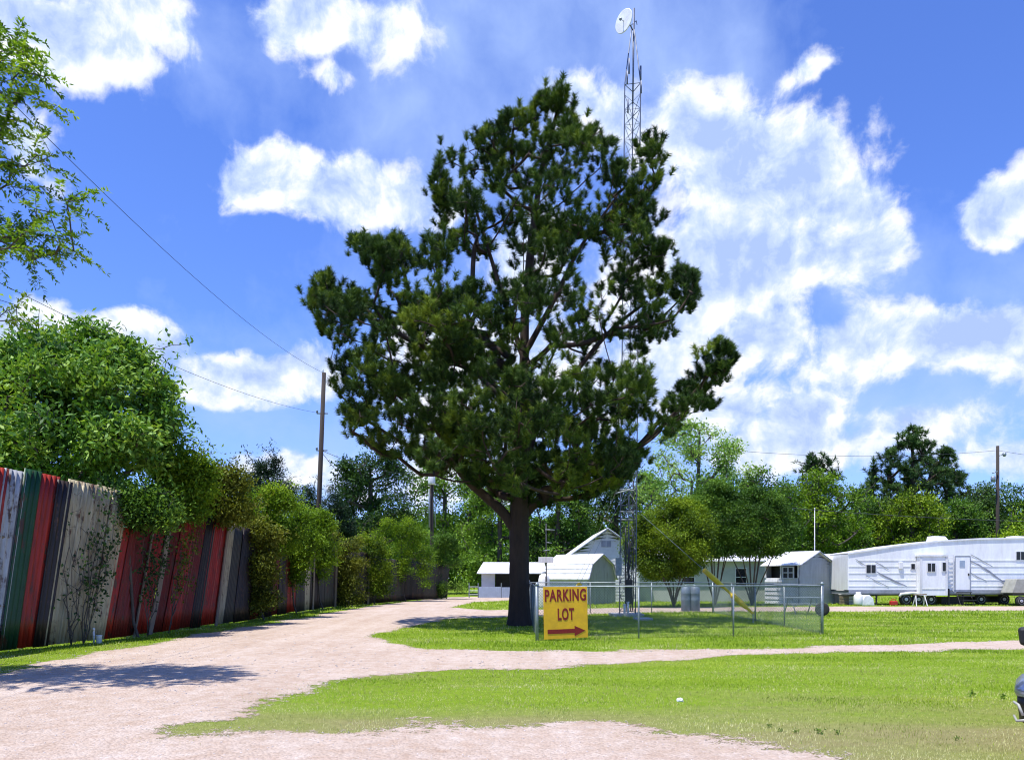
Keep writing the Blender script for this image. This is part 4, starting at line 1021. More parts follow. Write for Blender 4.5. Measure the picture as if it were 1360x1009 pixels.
# running gear
MB().box(rx(1150), rx(1400), RY + .3, RY + .45, .55, .8).box(rx(1150), rx(1400), RY + 2.0, RY + 2.15, .55, .8).box(rx(1160), rx(1390), RY + .5, RY + 1.9, .62, .78).build('chassis', M['black'], T)
def wheel(x, y, r, par, w=.22):
    t = MB().lathe([(r * .62, -.0), (r * .9, 0), (r, .04), (r, w - .04), (r * .9, w), (r * .62, w)], (x, y, r), (0, 1, 0), 28).build('wheel', M['rubber'], par, True)
    mb = MB().lathe([(.02, .0), (r * .25, -.03), (r * .3, .03), (r * .58, .02), (r * .64, -.012), (r * .64, .05)], (x, y, r), (0, 1, 0), 20)
    mb.build('rim', M['white_paint'], t, True)
for px in (1203.5, 1220, 1236.5): wheel(rx(px), RY - .02, .34, T)
MB().tube([(rx(a), RY - .06, rz(b)) for a, b in ((1194, 792), (1196, 788.5), (1210, 787), (1226, 787.5), (1229, 792))], .075, 8).build('fender', M['white_paint'], T, True)
for px in (1312, 1343): wheel(rx(px), RY + .6, .33, T)
mb = MB(); mb.tube([(rx(1258), RY - .15, .05), (rx(1258), RY - .15, .95)], .05, 8).box(rx(1254), rx(1263), RY - .3, RY, .02, .06).tube([(rx(1280), RY + .1, .05), (rx(1280), RY + .1, .8)], .05, 8).box(rx(1275), rx(1285), RY - .05, RY + .25, 0, .05).tube([(rx(1165), RY + .1, .05), (rx(1165), RY + .1, .7)], .05, 8)
mb.build('jacks', M['black'], T)
mb = MB()
for k in range(3): mb.box(rx(1269), rx(1287), RY - .3 - k * .22, RY - .1 - k * .22, .72 - k * .22, .76 - k * .22)
mb.tube([(rx(1269), RY - .1, .76), (rx(1269), RY - .5, .02)], .02, 6).tube([(rx(1287), RY - .1, .76), (rx(1287), RY - .5, .02)], .02, 6); mb.build('steps', M['black'], T)
mb = MB().box(rx(1296), rx(1352), RY + 1.2, RY + 1.9, .12, .5).box(rx(1262), rx(1292), RY + .9, RY + 1.6, .05, .45); mb.build('storage_box', M['black'], T)

# things around the trailer
x, y = rx(1353) + .6, 42.4
T = thing('utility_trailer', (x, y, 0), 'grey green boxy cart at the right edge before the white trailer', 'cart')
mb = MB(); a = (1344 - CX) / F * y; mb.hexa([(a, y, .72), (a + 2.4, y, .72), (a + 2.4, y + 1.0, .72), (a, y + 1.0, .72)], [(a + .28, y, 1.5), (a + 2.2, y, 1.5), (a + 2.2, y + 1.0, 1.5), (a + .28, y + 1.0, 1.5)]); mb.build('box', M['tan'], T, bevel=.03)
MB().box(a + .1, a + 2.3, y + .1, y + .9, .58, .70).build('frame', M['black'], T)
for dx in (.55, 1.85): wheel(a + dx, y + .02, .28, T, .2)
# small propane bottle, folded cover, saw horse, red can, crates
q = P(1140, 803, 43); mb = MB(); T = thing('propane_tank', (q[0], 43, 0), 'white rounded tank standing at the left end of the trailer', 'tank')
mb.lathe([(.12, 0), (.22, .02), (.25, .1), (.25, .5), (.2, .6), (.07, .64), (.06, .68)], (q[0], 43, .02)); mb.build('body', M['plastic_white'], T, True)
MB().lathe([(.1, .6), (.13, .6), (.13, .76), (.11, .76)], (q[0], 43, 0)).build('collar', M['plastic_white'], T, True)
q = P(1152, 803, 43); mb = MB(); pts = [(q[0] - .38, 0), (q[0] - .36, .35), (q[0] - .2, .58), (q[0] + .05, .6), (q[0] + .25, .4), (q[0] + .33, 0)]; mb.prism(pts, .6, 'y', 42.8)
tag(mb.build('tarpaulin', M['white_roof'], smooth=False, bevel=.04, org=(q[0], 43, 0)), 'pale tarpaulin folded over a heap beside the white tank', 'tarpaulin')
q = P(1187, 803, 43.2); T = thing('fuel_can', (q[0], 43.2, 0), 'red fuel can on the ground left of the trailer wheels', 'can'); MB().box(q[0] - .2, q[0] + .2, 43.1, 43.35, 0, .26).build('body', M['plastic_red'], T, bevel=.05); MB().tube([(q[0] - .14, 43.22, .25), (q[0] - .1, 43.22, .35), (q[0] + .1, 43.22, .35), (q[0] + .14, 43.22, .25)], .02, 6).build('handle', M['plastic_red'], T)
q = P(1222, 803, 42.3); T = thing('saw_horse', (q[0], 42.3, 0), 'pale A shaped saw horse leaning before the trailer wheels', 'stand')
MB().tube([(q[0] - .35, 42.3, .62), (q[0] + .35, 42.3, .66)], .035, 6).build('beam', M['oldwood'], T)
for sx, dy in ((-.3, -.2), (-.3, .2), (.3, -.2), (.3, .2)): MB().tube([(q[0] + sx * .8, 42.3, .62), (q[0] + sx, 42.3 + dy, 0)], .025, 6).build('leg', M['plastic_white'], T)
for i, (px, lab) in enumerate(((1122, 'brown crate between the low shed and the trailer'), (1131, 'pale stacked crate just left of the white tank'))):
    q = P(px, 803, 44.5); T = thing('crate', (q[0], 44.5, 0), lab, 'crate', 'crates by the trailer end')
    for k in range(3): MB().box(q[0] - .2, q[0] + .2, 44.4, 44.8, .02 + k * .17, .15 + k * .17).build('board', M['oldwood' if i == 0 else 'white_paint'], T)
# ------------------------------------------------------------------ lattice tower with dish
WY = 31.5
def W(px, py, dy=0): return P(px, py, WY + dy)
T = thing('radio_tower', (W(831, 817)[0], WY, 0), 'tall slim lattice radio tower with a dish on top behind the pine', 'tower')
def leg_at(i, z):
    """three legs, slight lean, taper at the crown"""
    f = z / 22.0; cx = np.interp(f, [0, 1], [W(833.5, 817)[0], W(840.5, 80)[0]]); r = .37
    if z > 21.7: r = .37 * max(0, (24.3 - z) / 2.6) * .9 + .03
    a = math.radians((200, 320, 80)[i]); return np.array([cx + r * math.cos(a), WY + r * math.sin(a), z])
zs = list(np.arange(0, 21.9, .9)) + [21.7, 24.0]
for i in range(3): MB().tube([leg_at(i, z) for z in zs], .024, 6).build('leg', M['tower'], T, True)
mb = MB(); lv = list(np.arange(.2, 21.6, .62))
for z0, z1 in zip(lv, lv[1:]):
    for i in range(3):
        a, b = i, (i + 1) % 3
        mb.tube([leg_at(a, z0), leg_at(b, z0)], .010, 4); mb.tube([leg_at(a, z0), leg_at(b, z1)], .010, 4); mb.tube([leg_at(b, z0), leg_at(a, z1)], .010, 4)
for i in range(3): mb.tube([leg_at(i, 21.7), leg_at((i + 1) % 3, 21.7)], .018, 4)
mb.build('bracing', M['tower'], T)
MB().tube([leg_at(0, 0) * 0 + np.array([leg_at(0, 22)[0] + .3, WY, 21.0]), np.array([leg_at(0, 22)[0] + .36, WY, 24.9])], .035, 8).build('mast', M['tower'], T, True)
# dark joints and panel antennas
mb = MB()
for (px, y0, y1) in ((835.5, 78, 98), (851, 88, 106), (851.5, 108, 124), (834, 132, 150), (833, 95, 112)): mb.tube([W(px, y0, -.4), W(px, y1, -.4)], .035, 8)
mb.build('panel_antenna', M['tower'], T, True)
# dish
dc = W(831.5, 30.5, -.45); ax = unit(np.array([-.77, -.64, .0])); prof = []
for k in range(9): t = k / 8; prof.append((.43 * t, .13 * t * t))
pb = [(.43 * (1 - k / 8) + .001, .13 * (1 - k / 8) ** 2 - .012) for k in range(9)]
d = MB().lathe(prof + [(.445, .125)] + pb, dc, ax, 32).build('dish', M['dishgrey'], T, True)
mb = MB().lathe([(.43, .12), (.45, .12), (.45, .15), (.43, .15)], dc, ax, 32); mb.build('rim', M['white_roof'], d, True)
mb = MB(); fp = dc + ax * .38
mb.tube([dc + ax * .02, fp], .014, 6); mb.lathe([(.02, 0), (.06, .03), (.06, .08), (.03, .1)], fp, -ax, 12); mb.build('feed_horn', M['galv'], d)
mb = MB(); mb.tube([dc - ax * .02, dc - ax * .28, W(840, 40)], .03, 6); mb.tube([W(838, 34, -.1), W(845, 28, .1), W(846, 33, .1)], .018, 6); mb.build('dish_mount', M['tower'], T)
# cables, ladder and boxes on the lower tower
rng = np.random.default_rng(8); mb = MB()
for k in range(7):
    x0 = W(829 + k * 1.8, 817)[0]; top = rng.choice([2.2, 3.0, 3.6, 6.5]); pts = [(x0 + rng.normal(0, .02), WY - .25 + rng.normal(0, .08), z) for z in np.linspace(.2, top, 8)]; mb.tube(pts, rng.uniform(.014, .032), 6)
mb.build('cable_run', M['towerlow'], T, True)
MB().box(W(816, 0)[0], W(823.5, 0)[0], WY - .5, WY - .3, W(0, 764)[2], W(0, 741)[2]).build('meter_box', M['galv'], T, bevel=.01)
MB().box(W(829, 0)[0], W(838, 0)[0], WY - .45, WY - .28, .5, 1.5).build('cabinet', M['black'], T, bevel=.01)
for px, y0 in ((834, 800), (829.5, 803)): MB().tube([W(px, 816, -.6), W(px, y0, -.6)], .045, 10).tube([W(px, y0, -.6), W(px, y0 - 1.5, -.6)], .06, 10).build('vent_pipe', M['plastic_white'], T, True)
mb = MB()
for (a, b, c, e) in ((823, 650, 842, 651), (824, 679, 842, 680), (825, 690, 840, 690), (818, 655, 836, 650)): mb.tube([W(a, b, -.3), W(c, e, -.3)], .03, 6)
mb.build('standoff_arm', M['galv'], T)
MB().box(W(822, 0)[0] - .35, W(842, 0)[0] + .3, WY - .7, WY + .7, .002, .12).build('footing', M['concrete'], T)

# guy wires with yellow guards
def guy(lab, anchor, att, g0, g1, gap, name='guy_wire'):
    A = np.array(anchor); B = np.array(att); T = thing(name, (*A[:2], 0), lab, 'guy wire', 'guy wires of the tower')
    MB().tube([A, B], .007, 5).build('wire', M['galv'], T)
    MB().tube([(A[0], A[1], -.1), (A[0], A[1], A[2] * .5), A], .02, 6).build('anchor_rod', M['galv'], T)
    for a, b in (g0, g1):
        if b > a:
            pts = [A + (B - A) * t for t in np.linspace(a, b, 6)]; MB().tube(pts, [.075, .09, .10, .10, .095, .10], 10).build('guard', M['guard'], T, True)
    MB().tube([A + (B - A) * .0, A + (B - A) * gap], .05, 6).build('guard_strip', M['guard'], T)
A = np.array([8.35, 26.6, .34]); D = np.array([(935.5 - CX) / F * 28.6, 28.6, CH + 9 / F * 28.6]) - A
guy('guy wire with thick yellow guards sloping down inside the chain link enclosure', A, A + D * 2.55, (.05, .16), (.235, .392), .39)
A = np.array([1.95, 28.2, .25]); guy('guy wire with a short yellow guard showing above the yellow sign', A, W(831, 650), (.10, .22), (0, 0), .22)
A = np.array([3.2, 44.0, .2]); guy('thin grey guy wire rising behind the white barn shed', A, W(824, 640), (0, 0), (0, 0), .0001)

# ------------------------------------------------------------------ chain link enclosure
K = [np.array([.63, 19.35]), np.array([8.66, 21.45]), np.array([8.9, 34.0]), np.array([.75, 34.0])]
FH = 1.36
T = thing('chain_link_fence', (*K[0], 0), 'galvanised chain link fence around the foot of the tower', 'fence')
def chain_panel(a, b, z0, z1):
    Lg = np.linalg.norm(b - a); u = (b - a) / Lg; s = .075; H = z1 - z0; mb = MB(); r = .0023; nrm = np.array([u[1], -u[0]])
    def seg(t0, za, t1, zb):
        p = a + u * t0; q = a + u * t1; dx = np.array([*(u * (t1 - t0)), zb - za]); dx = unit(dx)
        w = np.cross(dx, np.array([*nrm, 0])) * r; n3 = np.array([*nrm, 0]) * r
        P0 = np.array([*p, za]); P1 = np.array([*q, zb])
        mb.add([P0 + w, P0 - w * .5 + n3, P0 - w * .5 - n3, P1 + w, P1 - w * .5 + n3, P1 - w * .5 - n3], [(0, 1, 4, 3), (1, 2, 5, 4), (2, 0, 3, 5)])
    t = -H
    while t < Lg:
        for sg in (1, -1):
            # a straight run clipped to the panel
            if sg == 1: t0, za, t1, zb = t, z0, t + H, z1
            else: t0, za, t1, zb = t, z1, t + H, z0
            c0 = max(0, -t0); c1 = max(0, t1 - Lg)
            dz = (zb - za) / H
            seg(t0 + c0, za + dz * c0, t1 - c1, zb - dz * c1)
        t += s
    return mb
def post(p, r, h, cap=True):
    mb = MB().tube([(*p, -.2), (*p, h)], r, 10)
    if cap: mb.lathe([(r * 1.2, 0), (r * 1.25, .03), (r * .6, .07), (0.005, .08)], (*p, h), n=10)
    mb.build('post', M['galv'], T, True)
for i in range(4):
    a, b = K[i], K[(i + 1) % 4]; Lg = np.linalg.norm(b - a)
    chain_panel(a, b, .03, FH - .02).build('chain_mesh', M['mesh'], T)
    MB().tube([(*a, FH), (*b, FH)], .021, 8).build('top_rail', M['galv'], T, True)
    post(a, .042, FH + .03)
    n = {0: 3, 1: 4, 2: 3, 3: 5}[i]
    for k in range(1, n): post(a + (b - a) * k / n, .024, FH - .01, False)
# ------------------------------------------------------------------ yellow sign
u = unit(K[1] - K[0]); nr = np.array([u[1], -u[0]])
s0 = np.array([(721.5 - CX) / F * 19.5, 0]);
def on_front(px):
    lo, hi = -1., 9.
    for _ in range(40):
        m = (lo + hi) / 2; p = K[0] + u * m
        if CX + F * p[0] / p[1] < px: lo = m
        else: hi = m
    return lo
a = on_front(721.5); b = on_front(779.5); o2 = K[0] + u * a + nr * .09; SW = b - a; SHt = 1.32; yb = .03
T = thing('parking_sign', (*o2, 0), 'yellow board reading PARKING LOT with a red arrow tied to the chain link fence', 'sign')
R = Matrix(((u[0], nr[0] * -1, 0, o2[0]), (u[1], nr[1] * -1, 0, o2[1]), (0, 0, 1, yb), (0, 0, 0, 1)))   # x along the board, y away from the road, z up
R = R @ Matrix.Rotation(math.radians(-1.2), 4, 'Y')
mb = MB(); mb.T = R; mb.hexa([(0, 0, .0), (SW, 0, .01), (SW, .02, .01), (0, .02, .0)], [(.0, 0, SHt), (SW, 0, SHt - .02), (SW, .02, SHt - .02), (.0, .02, SHt)]); mb.build('board', M['yellow'], T, bevel=.004)
mb = MB(); mb.T = R; mb.add([], []);
z = .19; mb.prism([(.09, z - .055), (SW - .36, z - .055), (SW - .36, z - .13), (SW - .07, z), (SW - .36, z + .13), (SW - .36, z + .055), (.09, z + .055)], .004, 'y', -.006); mb.build('arrow', M['signred'], T)
def word(txt, cx, zc, wd, ht, name, weight):
    c = bpy.data.curves.new('t', 'FONT'); c.body = txt; c.align_x = 'CENTER'; c.size = 1; c.offset = weight; c.space_character = 1.12
    o = bpy.data.objects.new('t', c); COL.objects.link(o); dg = bpy.context.evaluated_depsgraph_get(); dg.update()
    me = bpy.data.meshes.new_from_object(o.evaluated_get(dg)); vs = np.array([v.co[:] for v in me.vertices]); fs = [tuple(p.vertices) for p in me.polygons]
    bpy.data.objects.remove(o)
    mn, mx = vs.min(0), vs.max(0); X = (vs[:, 0] - (mn[0] + mx[0]) / 2) / (mx[0] - mn[0]) * wd + cx; Z = (vs[:, 1] - (mn[1] + mx[1]) / 2) / (mx[1] - mn[1]) * ht + zc
    mb = MB(); mb.T = R; mb.add([(x, -.004, z) for x, z in zip(X, Z)], fs); ob = mb.build(name, M['signred'], T)
    sol = ob.modifiers.new('thick', 'SOLIDIFY'); sol.thickness = .003; sol.offset = 0
word('PARKING', SW / 2, 1.10, SW - .07, .31, 'lettering', .032)
word('LOT', SW / 2, .62, .44, .31, 'lettering', .032)

# ------------------------------------------------------------------ poles and lines
def pole(lab, x, y, h, r0, r1, lean=0):
    T = thing('utility_pole', (x, y, 0), lab, 'pole', 'wooden utility poles')
    MB().tube([(x, y, -.3), (x + lean * .3, y, h * .4), (x + lean, y, h)], [r0, (r0 + r1) / 2, r1], 12).build('shaft', M['polewood'], T, True); return T
Yp = 41.5; b = P(423, 700, Yp)
T = pole('tall leaning utility pole rising behind the tin fence', b[0] - .12, Yp, P(0, 495, Yp)[2], .16, .11, .42)
tp = P(429, 495, Yp)
mb = MB()
for (px, py) in ((428, 549), (427.5, 598)): c = P(px, py, Yp); mb.tube([c + np.array([-.3, 0, 0]), c + np.array([.3, 0, 0])], .035, 6).lathe([(.03, 0), (.06, .03), (.05, .1), (.06, .13), (.02, .16)], c + np.array([-.28, 0, .02]), n=10)
mb.tube([tp, tp + np.array([0, 0, .18])], .03, 6)
mb.build('insulators', M['galv'], T, True)
Y2 = 60; b = P(573.5, 720, Y2)
T = pole('short utility pole with a white box among the bushes', b[0], Y2, P(0, 600, Y2)[2], .17, .13)
c = P(574, 637, Y2); MB().lathe([(.05, -.42), (.26, -.40), (.28, -.3), (.28, .36), (.2, .44), (.05, .46)], c + np.array([0, -.42, 0]), n=16).build('transformer', M['white_paint'], T, True)
MB().tube([P(570, 700, Y2 - .25), P(570, 650, Y2 - .25)], .05, 8).tube([P(578, 700, Y2 - .25), P(578, 660, Y2 - .25)], .04, 8).build('conduit', M['galv'], T, True)
Y3 = 70; b = P(1325, 720, Y3)
T = pole('utility pole behind the right end of the white trailer', b[0], Y3, P(0, 592, Y3)[2], .18, .13)
mb = MB(); mb.tube([P(1318, 628, Y3 - .2), P(1325, 626, Y3 - .2)], .05, 6).lathe([(.1, 0), (.2, .05), (.2, .5), (.1, .55)], P(1319, 640, Y3 - .3), n=10).tube([P(1325, 606, Y3), P(1334, 602, Y3)], .04, 6).lathe([(.08, 0), (.16, .1), (.16, .3), (.05, .35)], P(1334, 606, Y3), n=10); mb.build('fittings', M['galv'], T, True)
def line(lab, a, b, sag, r=.012, n=30):
    a = np.array(a); b = np.array(b); pts = [a + (b - a) * t - np.array([0, 0, sag * 4 * t * (1 - t)]) for t in np.linspace(0, 1, n)]
    tag(MB().tube(pts, r, 6).build('power_line', M['towerlow'], None, True, org=a), lab, 'wire', 'overhead lines')
line('topmost thin wire running from the tall pole over the left trees', tp, (-9.0, -12, 13.4), 2.3, .007)
line('second wire running from the tall pole low across the leafy tree', P(428, 549, Yp), (-12.5, -8, 9.6), 1.9, .007)
line('short wire from the tall pole towards the pine, upper of two', P(427, 598, Yp), P(573, 628, Y2), .5, .013)
line('guy cable dropping right from the tall pole', P(427, 600, Yp), P(470, 652, Yp + 1), .05, .013)
line('faint high wire between the pine and the right hand pole', P(700, 560, 60), P(1325, 598, Y3), 1.4, .014)
line('faint wire leaving the right hand pole towards the right', P(1325, 598, Y3), P(1700, 590, 66), 1.2, .014)
line('lower wire crossing the trees above the trailer', P(980, 668, 56), P(1500, 694, 58), .35, .02)

# antenna pole with a small board, right of the pine trunk
x, y = P(725.5, 0, 38)[0], 38
T = thing('antenna_pole', (x, y, 0), 'thin pole with antenna bars and a small white board right of the pine trunk', 'pole')
MB().tube([(x, y, -.1), (x, y, P(0, 765, y)[2])], .055, 8).tube([(x, y, P(0, 765, y)[2]), (x, y, P(0, 695, y)[2])], .03, 8).build('shaft', M['towerlow'], T, True)
mb = MB()
for a, b, c, e in ((724, 703, 737, 703.5), (722, 731, 730, 730), (726, 720, 733, 721)): mb.tube([P(a, b, y - .06), P(c, e, y - .06)], .022, 6)
mb.build('antenna', M['galv'], T, True)
mb = MB().box(P(715, 0, y)[0], P(735, 0, y)[0], y - .12, y - .08, P(0, 747, y)[2], P(0, 739.5, y)[2]); mb.build('board', M['white_paint'], T, bevel=.01)
# white tank at its foot
q = P(722.5, 0, 40); T = thing('water_tank', (q[0], 40, 0), 'white upright tank at the foot of the antenna pole', 'tank')
MB().lathe([(.28, 0), (.30, .05), (.30, 1.45), (.24, 1.68), (.1, 1.78), (.05, 1.8)], (q[0], 40, 0), n=18).build('body', M['plastic_white'], T, True)
MB().lathe([(.09, 0), (.09, .08), (.05, .1)], (q[0], 40, 1.79), n=12).build('lid', M['galv'], T, True)
# slender white mast behind the striped shed
q = P(1082, 0, 50); T = thing('flag_mast', (q[0], 50, 0), 'thin white mast rising behind the striped shed', 'mast'); MB().tube([(q[0], 50, 0), (q[0], 50, P(0, 676, 50)[2])], [.04, .02], 8).build('shaft', M['white_paint'], T, True); MB().lathe([(.02, 0), (.05, .04), (.02, .09)], (q[0], 50, P(0, 676, 50)[2]), n=10).build('finial', M['white_paint'], T, True)
M['barrel'] = worn('barrel_blue', (.17, .22, .28), (.1, .13, .17), .5)
# plastic drums behind the enclosure
for px, w, lab in ((911, .22, 'blue grey barrel behind the chain link fence, left of the pair'), (922.5, .24, 'pale blue grey barrel behind the chain link fence, right of the pair')):
    y = 36; x = P(px, 0, y)[0]; T = thing('barrel', (x, y, 0), lab, 'barrel', 'barrels behind the enclosure')
    MB().lathe([(w * .9, 0), (w, .03), (w, .5), (w * 1.04, .53), (w, .56), (w, .8), (w * 1.04, .83), (w, .86), (w * .94, 1.12), (w * .6, 1.17)], (x, y, 0), n=18).build('body', M['barrel'], T, True); MB().lathe([(w * .3, 1.15), (w * .3, 1.22), (.02, 1.23)], (x, y, 0), n=12).build('lid', M['galv'], T, True)
# concrete pad
q = P(854, 0, 28.8); mb = MB().box(q[0] - .3, q[0] + .3, 28.4, 29.3, -.02, .07); tag(mb.build('concrete_slab', M['concrete'], bevel=.01, org=(q[0], 28.8, 0)), 'small pale concrete slab in the shade inside the enclosure', 'slab')

# picnic table
x0, x1, y = P(1040, 0, 33)[0], P(1090, 0, 33)[0], 33
T = thing('picnic_table', ((x0 + x1) / 2, y, 0), 'metal framed picnic table on the grass behind the enclosure', 'table')
MB().box(x0, x1, y - .38, y + .38, .70, .745).build('tabletop', M['galv'], T, bevel=.01)
for s in (-1, 1): MB().box(x0, x1, y + s * .68 - .13, y + s * .68 + .13, .42, .45).build('bench', M['galv'], T, bevel=.01)
for xx in (x0 + .3, x1 - .3):
    for s in (-1, 1): MB().tube([(xx, y + s * .25, .70), (xx, y + s * .30, .5), (xx, y + s * .7, 0)], .025, 8).build('leg', M['rv_trim'], T, True)
    MB().tube([(xx, y - .78, .40), (xx, y + .78, .40)], .02, 8).build('crossbar', M['rv_trim'], T, True)
# black folded wheel by the corner post
q = P(1092, 0, 31.5); T = thing('spare_tyre', (q[0], 31.5, 0), 'black tyre on its edge beside the right corner of the enclosure', 'tyre')
MB().lathe([(.15, -.08), (.24, -.09), (.28, -.04), (.28, .04), (.24, .09), (.15, .08), (.13, 0)], (q[0], 31.5, .28), (.3, 1, 0), 22).build('tread', M['rubber'], T, True)
# litter on the lawn
def lump(name, lab, cat, px, py, w, h, mat, seed, n=7):
    rng = np.random.default_rng(seed); q = G(px, py); mb = MB(); vs = []; fs = []
    for j in range(5):
        t = j / 4; r = w * math.cos(t * 1.45) + .001
        for k in range(n): a = 2 * math.pi * k / n; vs.append((q[0] + r * math.cos(a) * rng.uniform(.75, 1.2), q[1] + r * math.sin(a) * rng.uniform(.6, 1.1), .0 + h * math.sin(t * 1.5) * rng.uniform(.85, 1.1)))
    for j in range(4):
        for k in range(n): fs.append((j * n + k, j * n + (k + 1) % n, (j + 1) * n + (k + 1) % n, (j + 1) * n + k))
    fs += [tuple(4 * n + k for k in range(n)), tuple(range(n))[::-1]]
    mb.add(vs, fs); tag(mb.build(name, M[mat], org=q), lab, cat)
lump('crumpled_paper', 'small crumpled white paper lying on the near lawn', 'paper', 903, 931, .05, .05, 'plastic_white', 1)
def weed(px, py, s, lab, seed):
    rng = np.random.default_rng(seed); q = G(px, py); n = 40; C = q + rng.normal(0, s * .3, (n, 3)) * np.array([1, 1, 0]); C[:, 2] = rng.uniform(0, s * .7, n)
    A = rng.normal(size=(n, 3)) + np.array([0, 0, .9]); N_ = rng.normal(size=(n, 3)) + np.array([0, 0, 1]); T = thing('weed', q, lab, 'weed', 'dark weeds in the near lawn'); leaves('foliage', C, A, N_, rng.uniform(.4, 1, n) * s * .6, s * .15, rng.uniform(.2, .9, n), L['mid'], T)
for i, (px, py, s, lab) in enumerate(((1271, 983, .05, 'tiny dark weed near the bottom right corner of the lawn'), (1022, 966, .05, 'small weed in the dry verge, leftmost of a close row of three'), (1036, 971, .045, 'small weed in the dry verge, middle of the row of three'), (1056, 973, .055, 'small weed in the dry verge, rightmost of the row of three'), (1088, 974, .07, 'larger weed standing alone right of the row of three weeds'), (1112, 975, .06, 'weed with two shoots on the bare verge left of the corner'), (1290, 925, .09, 'low weed patch in the green lawn near the black truck'), (1332, 928, .08, 'low weed right before the black truck bumper'))): weed(px, py, s, lab, 200 + i)

# ------------------------------------------------------------------ black truck at the right edge
ud = np.array([.5547, .832]); vd = np.array([.832, -.5547]); c0 = np.array([(1346.5 - CX) / F * 6.0, 6.0])
T = thing('black_truck', (*c0, 0), 'black pickup truck of which only a bumper corner and mirror show at the right edge', 'truck')
R = Matrix(((vd[0], ud[0], 0, c0[0]), (vd[1], ud[1], 0, c0[1]), (0, 0, 1, 0), (0, 0, 0, 1)))     # x across to its far side, y along to its tail
def tm(): m = MB(); m.T = R; return m
W_ = 1.95
M['bumpsheen'] = worn('bumper_sky_sheen', (.30, .36, .48), (.2, .25, .33), .22, .8)  # metal for the bumper top, sky reflection put into its pale blue colour
mb = tm()
prof = [(.35, .5), (.28, .8), (.38, 1.02), (1.6, 1.12), (2.0, 1.14), (5.5, 1.14), (5.55, .5)]     # (y,z)
mb.hexa([(.17, y, z) for y, z in prof], [(.17 + W_ - .3, y, z) for y, z in prof]); mb.build('body', M['blackpaint'], T, bevel=.06)
cab = [(1.75, 1.12), (2.35, 1.80), (3.7, 1.84), (4.0, 1.12)]
mb = tm(); mb.hexa([(.24 + (.1 if z > 1.5 else 0), y, z) for y, z in cab], [(W_ - .2 - (.1 if z > 1.5 else 0), y, z) for y, z in cab]); mb.build('cab', M['blackpaint'], T, bevel=.05)
mb = tm(); mb.hexa([(.228, 2.15, 1.2), (.228, 3.7, 1.2), (.325, 3.55, 1.72), (.325, 2.45, 1.72)], [(.238, 2.15, 1.2), (.238, 3.7, 1.2), (.335, 3.55, 1.72), (.335, 2.45, 1.72)]); mb.build('side_window', M['glass'], T)
# rounded bumper corner
def bump(zs_, name, mat, gro=0):
    out_ = []
    for z, k in zs_:
        ring = []
        for t in np.linspace(0, math.pi / 2, 9): ring.append((.16 - .16 * math.sin(t) - k + 0 * gro + .0, .16 - .16 * math.cos(t) - k, z))
        ring = [(x, y, z) for x, y, z in ring]; out_.append(ring)
    prof_b = []
    rings = []
    for (z, k), ring in zip(zs_, out_):
        r2 = [(W_ - .1, -k, z)] + ring + [(-k, .55, z), (.18, .55, z), (W_ - .1, .3, z)]
        rings.append(r2)
    m = tm(); n = len(rings[0]); vs = [p for r in rings for p in r]; fs = [tuple(range(n))[::-1], tuple((len(rings) - 1) * n + k for k in range(n))]
    for j in range(len(rings) - 1):
        for k in range(n): fs.append((j * n + k, j * n + (k + 1) % n, (j + 1) * n + (k + 1) % n, (j + 1) * n + k))
    m.add(vs, fs); return m.build(name, M[mat], T, True)
bump([(.66, -.012), (.69, .0), (.74, -.01), (.79, -.05), (.81, -.10)], 'bumper_top', 'bumpsheen')
m = tm(); m.tube([(.06, .03, .52), (.03, .05, .60), (.0, .12, .61), (.0, .2, .6)], .011, 6).tube([(.08, .02, .49), (.02, .06, .47), (.0, .14, .50)], .010, 6); m.build('fog_lamp_trim', M['tan'], T, True)
bump([(.43, -.07), (.46, -.035), (.52, -.03), (.60, -.02), (.655, -.02)], 'bumper', 'blackplastic')
mb = tm(); mb.hexa([(.03, 2.30, .90), (.2, 2.30, .88), (.2, 2.42, .88), (.03, 2.42, .90)], [(.01, 2.30, 1.08), (.2, 2.30, 1.10), (.2, 2.42, 1.10), (.01, 2.42, 1.08)]); mb.build('mirror', M['blackplastic'], T, bevel=.03)
for y in (1.05, 4.45):
    m = tm(); m.lathe([(.24, 0), (.36, 0), (.38, .04), (.38, .22), (.36, .26), (.24, .26)], (.2, y, .38), (1, 0, 0), 28); t = m.build('wheel', M['rubber'], T, True)
    m = tm(); m.lathe([(.02, -.0), (.08, -.01), (.1, .03), (.22, .02), (.24, -.005), (.24, .05)], (.2, y, .38), (1, 0, 0), 20); m.build('rim', M['galv'], t, True)
    m = tm(); m.lathe([(.24, 0), (.36, 0), (.38, .04), (.38, .22), (.36, .26), (.24, .26)], (W_ - .4, y, .38), (1, 0, 0), 28); m.build('wheel', M['rubber'], T, True)
